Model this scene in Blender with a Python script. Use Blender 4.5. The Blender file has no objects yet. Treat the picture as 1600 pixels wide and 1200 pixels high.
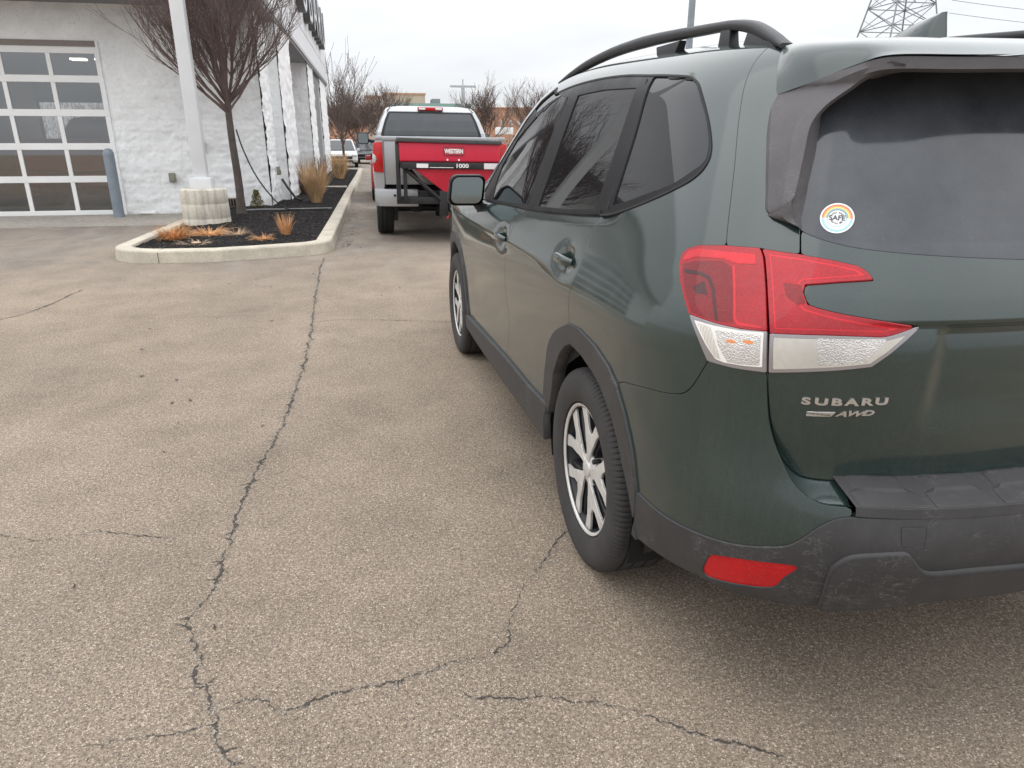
import bpy, bmesh, math, random
import numpy as np
from mathutils import Vector, Matrix
R = math.radians
random.seed(7); rng = np.random.default_rng(7)
SC = bpy.context.scene
COL = SC.collection
# ------------------------------------------------------------ camera
cam = bpy.data.cameras.new('camera'); camo = bpy.data.objects.new('camera', cam); COL.objects.link(camo)
cam.sensor_width = 36.0; cam.lens = 1090/1600*36; cam.clip_start = 0.05; cam.clip_end = 3000
camo.location = (0, 0, 1.403); camo.rotation_euler = (R(90-19.126), 0, R(-10.8))
cam.dof.use_dof = True; cam.dof.focus_distance = 2.2; cam.dof.aperture_fstop = 16
SC.camera = camo
# ------------------------------------------------------------ world: overcast sky
SUN_EL, SUN_ROT = 46, 268
w = bpy.data.worlds.new('World'); SC.world = w; w.use_nodes = True
nt = w.node_tree; nt.nodes.clear()
def wn(t, **k):
    n = nt.nodes.new(t)
    for a, b in k.items(): setattr(n, a, b)
    return n
wo = wn('ShaderNodeOutputWorld'); bg = wn('ShaderNodeBackground'); nt.links.new(bg.outputs[0], wo.inputs[0])
sky = wn('ShaderNodeTexSky', sky_type='NISHITA', sun_disc=False); sky.sun_elevation = R(SUN_EL); sky.sun_rotation = R(SUN_ROT)
tc = wn('ShaderNodeTexCoord'); sep = wn('ShaderNodeSeparateXYZ'); nt.links.new(tc.outputs['Generated'], sep.inputs[0])
# cloud layer: direction projected onto a flat cloud deck
mx = wn('ShaderNodeMath', operation='MAXIMUM'); mx.inputs[1].default_value = 0.0; nt.links.new(sep.outputs[2], mx.inputs[0])
ad = wn('ShaderNodeMath', operation='ADD'); ad.inputs[1].default_value = 0.16; nt.links.new(mx.outputs[0], ad.inputs[0])
dv = wn('ShaderNodeVectorMath', operation='DIVIDE'); cb = wn('ShaderNodeCombineXYZ')
for i in range(3): nt.links.new(ad.outputs[0], cb.inputs[i])
nt.links.new(tc.outputs['Generated'], dv.inputs[0]); nt.links.new(cb.outputs[0], dv.inputs[1])
ns = wn('ShaderNodeTexNoise'); ns.inputs['Scale'].default_value = 0.85; ns.inputs['Detail'].default_value = 5; ns.inputs['Roughness'].default_value = .5
nt.links.new(dv.outputs[0], ns.inputs['Vector'])
cr = wn('ShaderNodeValToRGB'); cr.color_ramp.elements[0].position = .3; cr.color_ramp.elements[0].color = (7.7, 7.95, 8.4, 1)
cr.color_ramp.elements[1].position = .68; cr.color_ramp.elements[1].color = (9.7, 9.75, 9.85, 1)
nt.links.new(ns.outputs[0], cr.inputs[0])
# overcast luminance rises towards the zenith
lum = wn('ShaderNodeMath', operation='MULTIPLY_ADD'); lum.inputs[1].default_value = 1.9; lum.inputs[2].default_value = .78
nt.links.new(mx.outputs[0], lum.inputs[0])
sc_ = wn('ShaderNodeVectorMath', operation='SCALE'); nt.links.new(cr.outputs[0], sc_.inputs[0]); nt.links.new(lum.outputs[0], sc_.inputs['Scale'])
mix = wn('ShaderNodeMix', data_type='RGBA'); mix.inputs[0].default_value = .94
nt.links.new(sky.outputs[0], mix.inputs[6]); nt.links.new(sc_.outputs[0], mix.inputs[7])
nt.links.new(mix.outputs[2], bg.inputs[0]); bg.inputs[1].default_value = 0.10
# ------------------------------------------------------------ sun behind cloud
sl = bpy.data.lights.new('sun', 'SUN'); sl.energy = .55; sl.angle = R(70); sl.color = (1, .96, .9)
so = bpy.data.objects.new('sun', sl); COL.objects.link(so)
so.rotation_euler = (R(90-SUN_EL), 0, R(180-SUN_ROT))
SC.view_settings.view_transform = 'Standard'; SC.view_settings.look = 'None'
SC.view_settings.exposure = 0.22; SC.view_settings.gamma = 1; SC.view_settings.use_curve_mapping = False

# ------------------------------------------------------------ material helpers
def newmat(name):
    m = bpy.data.materials.new(name); m.use_nodes = True
    return m, m.node_tree, m.node_tree.nodes['Principled BSDF']
def N(t, typ, ins=None, **k):
    n = t.nodes.new(typ)
    for a, b in k.items(): setattr(n, a, b)
    for a, b in (ins or {}).items():
        if hasattr(b, 'is_output') or isinstance(b, bpy.types.NodeSocket): t.links.new(b, n.inputs[a])
        else: n.inputs[a].default_value = b
    return n
def c4(c): return (c[0], c[1], c[2], 1)
def noise(t, vec, scale, detail=4, rough=.55, dist=0):
    return N(t, 'ShaderNodeTexNoise', {'Vector': vec, 'Scale': scale, 'Detail': detail, 'Roughness': rough, 'Distortion': dist})
def ramp(t, fac, stops):
    r = N(t, 'ShaderNodeValToRGB', {0: fac}); e = r.color_ramp.elements
    while len(e) > 1: e.remove(e[-1])
    e[0].position = stops[0][0]; e[0].color = c4(stops[0][1]) if not isinstance(stops[0][1], (int, float)) else (stops[0][1],)*3+(1,)
    for p, c in stops[1:]:
        x = e.new(p); x.color = c4(c) if not isinstance(c, (int, float)) else (c, c, c, 1)
    return r
def mixc(t, fac, a, b, mode='MIX'):
    n = N(t, 'ShaderNodeMix', data_type='RGBA', blend_type=mode)
    for i, v in ((0, fac), (6, a), (7, b)):
        if isinstance(v, bpy.types.NodeSocket): t.links.new(v, n.inputs[i])
        else: n.inputs[i].default_value = v if i == 0 else c4(v)
    return n.outputs[2]
def math_(t, op, a, b=0., c=0., clamp=False):
    n = N(t, 'ShaderNodeMath', operation=op, use_clamp=clamp)
    for i, v in enumerate((a, b, c)):
        if isinstance(v, bpy.types.NodeSocket): t.links.new(v, n.inputs[i])
        else: n.inputs[i].default_value = v
    return n.outputs[0]
def bump(t, p, h, strength=.3, dist=.01):
    b = N(t, 'ShaderNodeBump', {'Height': h, 'Strength': strength, 'Distance': dist}); t.links.new(b.outputs[0], p.inputs['Normal']); return b
def simple(name, col, rough=.5, metal=0., var=.12, scale=6., coat=0., bmp=0., bscale=60., spec=None):
    m, t, p = newmat(name)
    tcx = N(t, 'ShaderNodeTexCoord'); o = tcx.outputs['Object']
    n = noise(t, o, scale, 5)
    f = ramp(t, n.outputs[0], [(.3, 1-var), (.7, 1+var)])
    col_ = mixc(t, 1., col, f.outputs[0], 'MULTIPLY')
    t.links.new(col_, p.inputs['Base Color'])
    r = ramp(t, n.outputs[0], [(.3, max(0, rough-.08)), (.7, min(1, rough+.08))]); t.links.new(r.outputs[0], p.inputs['Roughness'])
    p.inputs['Metallic'].default_value = metal; p.inputs['Coat Weight'].default_value = coat; p.inputs['Coat Roughness'].default_value = .03
    if spec is not None: p.inputs['Specular IOR Level'].default_value = spec
    if bmp:
        bump(t, p, noise(t, o, bscale, 3).outputs[0], bmp, .01)
    return m

def scuffs(t, o, sc=7., w_=.010, cover=.55, rot=(.3, .9, .2), strech=(1, 1, 3.5)):
    mp = N(t, 'ShaderNodeMapping', {'Vector': o, 'Rotation': rot, 'Scale': strech})
    n = noise(t, mp.outputs[0], sc, 3, .6, .3); d = math_(t, 'ABSOLUTE', math_(t, 'SUBTRACT', n.outputs[0], .5))
    l = ramp(t, d, [(0, 1.), (w_, 0.)]).outputs[0]; mk = ramp(t, noise(t, o, 5.3, 4, .6).outputs[0], [(cover, 0.), (cover+.12, 1.)]).outputs[0]
    return math_(t, 'MULTIPLY', l, mk)
# ---- car paint with road dust
def paint(name, col, metal=.35, rough=.38, dust=.5, dcol=(.20, .19, .17), flake=True):
    m, t, p = newmat(name)
    o = N(t, 'ShaderNodeTexCoord').outputs['Object']; sx = N(t, 'ShaderNodeSeparateXYZ', {0: o})
    zf = N(t, 'ShaderNodeMapRange', {'Value': sx.outputs[2], 'From Min': 1.1, 'From Max': .35, 'To Min': .10, 'To Max': 1.0}).outputs[0]
    n1 = noise(t, o, 3.0, 6, .6); 
    mp = N(t, 'ShaderNodeMapping', {'Vector': o, 'Scale': (75, 75, 3.0)}); n2 = noise(t, mp.outputs[0], 1.0, 5, .6)   # run-down streaks
    n3 = noise(t, o, 240, 2)
    a = ramp(t, n1.outputs[0], [(.35, .15), (.75, .7)]).outputs[0]
    b = ramp(t, n2.outputs[0], [(.40, .0), (.75, 1.)]).outputs[0]
    vv = N(t, 'ShaderNodeTexVoronoi', {'Vector': o, 'Scale': 130.}); vs_ = N(t, 'ShaderNodeSeparateColor', {0: vv.outputs['Color']}); spot = math_(t, 'MULTIPLY', math_(t, 'GREATER_THAN', vs_.outputs[0], .93), ramp(t, vv.outputs['Distance'], [(.12, 1.), (.28, 0.)]).outputs[0]); c = math_(t, 'ADD', ramp(t, n3.outputs[0], [(.55, 0.), (.78, .8)]).outputs[0], math_(t, 'MULTIPLY', spot, 2.4))
    s = math_(t, 'ADD', math_(t, 'MULTIPLY', a, .42), math_(t, 'MULTIPLY', b, .20)); s = math_(t, 'ADD', s, math_(t, 'MULTIPLY', c, .22))
    s = math_(t, 'ADD', s, math_(t, 'MULTIPLY', scuffs(t, o, 16., .012, .50, (.2, .7, .4), (1, 1, 2.2)), .55))
    s = math_(t, 'MULTIPLY', s, zf); s = math_(t, 'MULTIPLY', s, dust, clamp=True); p.inputs['Specular IOR Level'].default_value = .3
    fl = N(t, 'ShaderNodeTexVoronoi', {'Vector': o, 'Scale': 900.})
    fc = mixc(t, math_(t, 'MULTIPLY', fl.outputs['Distance'], .9 if flake else 0), col, tuple(min(1, x*2.6+.01) for x in col))
    t.links.new(mixc(t, s, fc, dcol), p.inputs['Base Color'])
    t.links.new(math_(t, 'MULTIPLY', metal, math_(t, 'SUBTRACT', 1., s)), p.inputs['Metallic'])
    p.inputs['Roughness'].default_value = rough; p.inputs['Coat IOR'].default_value = 1.56
    t.links.new(math_(t, 'SUBTRACT', 1., math_(t, 'MULTIPLY', s, 1.6), clamp=True), p.inputs['Coat Weight'])
    t.links.new(math_(t, 'ADD', .02, math_(t, 'MULTIPLY', s, .5)), p.inputs['Coat Roughness'])
    bp = N(t, 'ShaderNodeBump', {'Height': noise(t, o, 420, 2).outputs[0], 'Strength': .04, 'Distance': .001}); t.links.new(bp.outputs[0], p.inputs['Coat Normal'])
    return m
M = {}
M['paint'] = paint('green_paint', (.0050, .0135, .0118), .05, .26, .36, (.165, .170, .165))
def plastic(name, col, dusty=.5, dcol=(.17, .165, .16)):
    m, t, p = newmat(name)
    o = N(t, 'ShaderNodeTexCoord').outputs['Object']
    n1 = noise(t, o, 9, 9, .75); n2 = noise(t, o, 160, 4, .7)
    mp = N(t, 'ShaderNodeMapping', {'Vector': o, 'Scale': (60, 60, 4)}); n4 = noise(t, mp.outputs[0], 1.0, 4, .6)
    s = math_(t, 'MULTIPLY', ramp(t, n1.outputs[0], [(.30, .45), (.75, .85)]).outputs[0], dusty)
    s = math_(t, 'ADD', s, math_(t, 'MULTIPLY', ramp(t, n2.outputs[0], [(.58, 0.), (.8, 1.)]).outputs[0], .25*dusty), clamp=True)
    s = math_(t, 'ADD', s, math_(t, 'MULTIPLY', ramp(t, n4.outputs[0], [(.55, 0.), (.8, 1.)]).outputs[0], .25*dusty), clamp=True)
    s = math_(t, 'ADD', s, math_(t, 'MULTIPLY', math_(t, 'ADD', scuffs(t, o, 11., .010, .48), scuffs(t, o, 23., .010, .52, (1.1, .2, .5), (1, 2.5, 1))), .42), clamp=True)
    t.links.new(mixc(t, s, col, dcol), p.inputs['Base Color']); p.inputs['Specular IOR Level'].default_value = .35
    t.links.new(math_(t, 'ADD', .48, math_(t, 'MULTIPLY', s, .4)), p.inputs['Roughness'])
    bump(t, p, noise(t, o, 900, 2).outputs[0], .25, .001)
    return m
M['clad'] = plastic('black_plastic', (.012, .012, .014), .30)
M['garnish'] = plastic('side_spoiler_plastic', (.046, .043, .047), .55, (.19, .18, .185))
M['trim'] = simple('black_window_trim', (.006, .006, .007), .34, 0, .1, spec=.18)
M['rubber'] = simple('black_rubber_seal', (.010, .010, .011), .7)
M['dark'] = simple('dark_inside', (.004, .004, .004), .9)
M['rail'] = simple('roof_rail_black', (.020, .021, .023), .42, 0, .08, bmp=.1, bscale=500)
def glassm(name, col, rough=.015, dirt=0., streak=False):
    m, t, p = newmat(name); o = N(t, 'ShaderNodeTexCoord').outputs['Object']
    n1 = noise(t, o, 4, 6, .6); n3 = noise(t, o, 300, 2)
    s = math_(t, 'ADD', math_(t, 'MULTIPLY', ramp(t, n1.outputs[0], [(.3, .3), (.75, 1.)]).outputs[0], dirt), math_(t, 'MULTIPLY', ramp(t, n3.outputs[0], [(.64, 0.), (.8, 1.)]).outputs[0], dirt*.8), clamp=True)
    t.links.new(mixc(t, s, col, (.19, .20, .215)), p.inputs['Base Color'])
    t.links.new(math_(t, 'ADD', rough, math_(t, 'MULTIPLY', s, .25)), p.inputs['Roughness'])
    p.inputs['Specular IOR Level'].default_value = .5; p.inputs['Coat Weight'].default_value = .0; p.inputs['Coat Roughness'].default_value = .02
    return m
M['glass'] = glassm('tinted_side_glass', (.006, .007, .008), .008, .02)
M['rglass'] = glassm('dusty_rear_glass', (.006, .009, .014), .03, .40)
M['mirror'] = simple('mirror_glass', (.20, .23, .235), .02, 1, .02)
M['chrome'] = simple('bright_metal', (.75, .75, .76), .22, 1, .05)
M['chip'] = simple('chipped_paint', (.6, .6, .58), .7)
# ------------------------------------------------------------ object helpers
def obj(name, me, mat, parent=None):
    o = bpy.data.objects.new(name, me); COL.objects.link(o)
    if mat is not None and len(me.materials) == 0: me.materials.append(mat)
    if parent is not None: o.parent = parent
    return o
def thing(name, label, cat, loc=(0, 0, 0), rotz=0, group=None):
    o = bpy.data.objects.new(name, None); COL.objects.link(o); o.empty_display_size = .1
    o.location = loc; o.rotation_euler = (0, 0, rotz); o['label'] = label; o['category'] = cat
    if group: o['group'] = group
    return o
def tag(o, label, cat, group=None, kind=None):
    if kind: o['kind'] = kind
    else: o['label'] = label; o['category'] = cat
    if group: o['group'] = group
    return o
class MB:
    def __init__(s): s.v = []; s.f = []; s.n = 0
    def add(s, v, f):
        v = [tuple(float(c) for c in p) for p in v]
        s.v += v; s.f += [tuple(int(i)+s.n for i in q) for q in f]; s.n += len(v); return s
    def box(s, x0, x1, y0, y1, z0, z1, rot=None, at=None):
        v = [(x, y, z) for x in (x0, x1) for y in (y0, y1) for z in (z0, z1)]
        if rot is not None: v = [tuple((rot @ Vector(p)) + Vector(at or (0, 0, 0))) for p in v]
        return s.add(v, [(0, 1, 3, 2), (4, 6, 7, 5), (0, 4, 5, 1), (2, 3, 7, 6), (0, 2, 6, 4), (1, 5, 7, 3)])
    def tube(s, pts, rad, seg=8, cap=True, ell=None, up=None):
        pts = [Vector(p) for p in pts]; n = len(pts)
        rad = list(rad) if hasattr(rad, '__len__') else [rad]*n
        V = []; prev = None
        for i, p in enumerate(pts):
            d = (pts[min(i+1, n-1)]-pts[max(i-1, 0)]).normalized()
            if prev is None:
                a = Vector(up) if up else (Vector((0, 0, 1)) if abs(d.z) < .9 else Vector((1, 0, 0)))
            else: a = prev
            e1 = (a-d*a.dot(d)).normalized(); e2 = d.cross(e1); prev = e1
            for k in range(seg):
                t = 2*math.pi*k/seg; r = rad[i]
                e = ell or (1, 1)
                V.append(p+e1*(r*e[0]*math.cos(t))+e2*(r*e[1]*math.sin(t)))
        F = [(i*seg+k, i*seg+(k+1) % seg, (i+1)*seg+(k+1) % seg, (i+1)*seg+k) for i in range(n-1) for k in range(seg)]
        if cap: F += [tuple(range(seg))[::-1], tuple((n-1)*seg+k for k in range(seg))]
        return s.add(V, F)
    def lathe(s, prof, seg=32, axis='z', at=(0, 0, 0), close=False):
        V = []
        for r, h in prof:
            for k in range(seg):
                t = 2*math.pi*k/seg; a, b = r*math.cos(t), r*math.sin(t)
                p = (a, b, h) if axis == 'z' else ((h, a, b) if axis == 'x' else (a, h, b))
                V.append((p[0]+at[0], p[1]+at[1], p[2]+at[2]))
        n = len(prof); F = [(i*seg+k, i*seg+(k+1) % seg, (i+1)*seg+(k+1) % seg, (i+1)*seg+k) for i in range(n-1) for k in range(seg)]
        return s.add(V, F)
    def prism(s, poly, fn, d0, d1):
        """poly 2-D outline, fn(a,b,d) -> xyz"""
        n = len(poly); V = [fn(a, b, d0) for a, b in poly]+[fn(a, b, d1) for a, b in poly]
        return s.add(V, [tuple(range(n))[::-1], tuple(range(n, 2*n))]+[(i, (i+1) % n, n+(i+1) % n, n+i) for i in range(n)])
    def strip(s, A, B):
        n = len(A); return s.add(list(A)+list(B), [(i, i+1, n+i+1, n+i) for i in range(n-1)])
    def build(s, name, mat, parent=None, bevel=0, smooth=True, ang=40, seg=2):
        me = bpy.data.meshes.new(name); me.from_pydata(s.v, [], s.f); me.update()
        b = bmesh.new(); b.from_mesh(me); bmesh.ops.recalc_face_normals(b, faces=b.faces)
        if bevel:
            es = [e for e in b.edges if len(e.link_faces) == 2 and e.calc_face_angle(0) > R(30)]
            bmesh.ops.bevel(b, geom=es, offset=bevel, segments=seg, profile=.6, affect='EDGES', clamp_overlap=True)
        b.to_mesh(me); b.free()
        if smooth:
            me.shade_smooth()
            try: me.set_sharp_from_angle(angle=R(ang))
            except Exception: pass
        return obj(name, me, mat, parent)
def text(name, body, size, mat, parent, mtx, depth=.002, bold=0., sx=1., align='CENTER', space=1., shear=0.):
    cu = bpy.data.curves.new(name, 'FONT'); cu.body = body; cu.size = size; cu.extrude = depth; cu.offset = bold
    cu.align_x = align; cu.align_y = 'CENTER'; cu.space_character = space; cu.shear = shear; cu.resolution_u = 4
    t = bpy.data.objects.new('tmp', cu); COL.objects.link(t); dg = bpy.context.evaluated_depsgraph_get(); dg.update()
    me = bpy.data.meshes.new_from_object(t.evaluated_get(dg)); bpy.data.objects.remove(t)
    me.transform(Matrix.Diagonal((sx, 1, 1, 1))); me.transform(mtx)
    if len(me.materials): me.materials.clear()
    return obj(name, me, mat, parent)
def frame(o, ex, ey):
    ex = Vector(ex).normalized(); ey = Vector(ey); ey = (ey-ex*ey.dot(ex)).normalized(); ez = ex.cross(ey)
    m = Matrix((ex, ey, ez)).transposed().to_4x4(); m.translation = Vector(o); return m
def np_mesh(name, V, F, Nn=None, mat=None, parent=None):
    me = bpy.data.meshes.new(name); me.from_pydata(V.tolist(), [], F); me.update(); me.shade_smooth()
    if Nn is not None: me.normals_split_custom_set_from_vertices(Nn.tolist())
    return obj(name, me, mat, parent)
def cr3(pts, k=4):
    p = np.array(pts, float); q = np.vstack([2*p[0]-p[1], p, 2*p[-1]-p[-2]]); out = []
    for i in range(1, len(q)-2):
        for j in range(k):
            t = j/k; out.append(.5*((2*q[i])+(-q[i-1]+q[i+1])*t+(2*q[i-1]-5*q[i]+4*q[i+1]-q[i+2])*t*t+(-q[i-1]+3*q[i]-3*q[i+1]+q[i+2])*t**3))
    out.append(p[-1]); return out
# ------------------------------------------------------------ surface of the green car
def spl(xs,ys):
    xs=np.array(xs,float);ys=np.array(ys,float);h=np.diff(xs);d=np.diff(ys)/h
    m=np.zeros(len(xs)); 
    # fritsch-carlson pchip
    for i in range(1,len(xs)-1):
        if d[i-1]*d[i]>0:
            w1=2*h[i]+h[i-1];w2=h[i]+2*h[i-1]; m[i]=(w1+w2)/(w1/d[i-1]+w2/d[i])
    m[0]=d[0];m[-1]=d[-1]
    def f(x):
        x=np.clip(np.asarray(x,float),xs[0],xs[-1]); i=np.clip(np.searchsorted(xs,x,side='right')-1,0,len(xs)-2)
        t=(x-xs[i])/h[i]
        return (2*t**3-3*t**2+1)*ys[i]+(t**3-2*t**2+t)*h[i]*m[i]+(-2*t**3+3*t**2)*ys[i+1]+(t**3-t**2)*h[i]*m[i+1]
    return f
def cub(xs,ys):   # natural cubic spline
    xs=np.array(xs,float);ys=np.array(ys,float);n=len(xs);h=np.diff(xs)
    A=np.zeros((n,n));b=np.zeros(n);A[0,0]=A[-1,-1]=1
    for i in range(1,n-1):
        A[i,i-1]=h[i-1];A[i,i]=2*(h[i-1]+h[i]);A[i,i+1]=h[i];b[i]=6*((ys[i+1]-ys[i])/h[i]-(ys[i]-ys[i-1])/h[i-1])
    M=np.linalg.solve(A,b)
    def f(x):
        x=np.clip(np.asarray(x,float),xs[0],xs[-1]);i=np.clip(np.searchsorted(xs,x,side='right')-1,0,n-2)
        a=xs[i+1]-x;c=x-xs[i];hh=h[i]
        return M[i]*a**3/(6*hh)+M[i+1]*c**3/(6*hh)+(ys[i]/hh-M[i]*hh/6)*a+(ys[i+1]/hh-M[i+1]*hh/6)*c
    return f
Wv=cub([.15,.22,.30,.42,.60,.78,.92,1.02,1.10,1.20,1.35,1.50,1.60,1.66,1.70],
       [.820,.868,.884,.892,.898,.906,.904,.890,.862,.826,.770,.710,.662,.600,.520])
YR=cub([.15,.22,.30,.40,.50,.60,.70,.80,.90,1.0,1.10,1.20,1.35,1.50,1.60,1.66,1.70],
       [-.60,-.78,-.90,-.975,-1.01,-1.02,-.99,-.965,-.955,-.945,-.915,-.870,-.790,-.700,-.640,-.590,-.53])
LL=cub([.15,.5,.9,1.2,1.7],[.75,.80,.80,.76,.70])
MM=cub([.15,.5,.9,1.2,1.5,1.7],[3.2,3.3,3.4,3.6,3.4,3.0])
ZT=cub([-1.1,-.8,-.5,0,.5,1.0,1.5,2.0,2.4],[1.60,1.62,1.64,1.667,1.69,1.695,1.64,1.50,1.35])
FT=spl([-2,1.6,2.2,2.8,3.3,3.6],[1,1,.995,.975,.92,.86])
TG=spl([-2,-.2,.8,1.6,2.4],[1,1,1,.985,.95])
def P(u,v):
    """u: <1 rear (0 centre) ; >=1 side, metres forward of y0"""
    u=np.asarray(u,float);v=np.asarray(v,float);u,v=np.broadcast_arrays(u,v)
    W=Wv(v);L=LL(v);yr=YR(v);y0=yr+L;m=MM(v)
    a=np.clip(u,0,1)*np.pi/2
    sa=np.sin(a);ca=np.maximum(np.cos(a),0);r=(sa**m+ca**m)**(-1/m)
    x=W*r*sa; yc=y0-L*r*ca
    x=np.where(u>=1,W,x); y=np.where(u>=1,y0+(u-1),yc)
    up=np.clip((v-1.10)/.6,0,1)
    k=np.clip((v-1.0)/.15,0,1); k=k*k*(3-2*k)
    x=x*FT(y)*(1+(TG(y)-1)*k)
    z=v+up*(ZT(y)-1.67)-.45*np.maximum(v-1.645,0)
    return np.stack([-x,y,z],-1)
_tg=cub([.60,.70,.78,.88,.95,1.3,1.7],[.075,.060,.030,.006,.0,.0,.0])
def sst(a,b,x):
    t=np.clip((x-a)/(b-a),0,1); return t*t*(3-2*t)
def T(u,v):
    """tailgate skin: the same skin, dished towards its foot, with the plate recess"""
    p=P(u,v).copy(); u=np.asarray(u,float); v=np.asarray(v,float)
    dy=_tg(v)+0*u
    dy=dy+.010*sst(1.062,1.045,v)*sst(.45,.30,abs(u))      # break of surface under the lamp line
    rec=sst(.318,.285,abs(u))*sst(.80,.90,v)*sst(1.055,1.03,v)
    dy=dy+.014*rec
    p[...,1]+=dy
    return p
def GL(u,v):
    p=P(u,v).copy(); v=np.asarray(v,float)
    p[...,1]+=.012-.10*np.clip(v-1.22,0,1)
    return p
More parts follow.
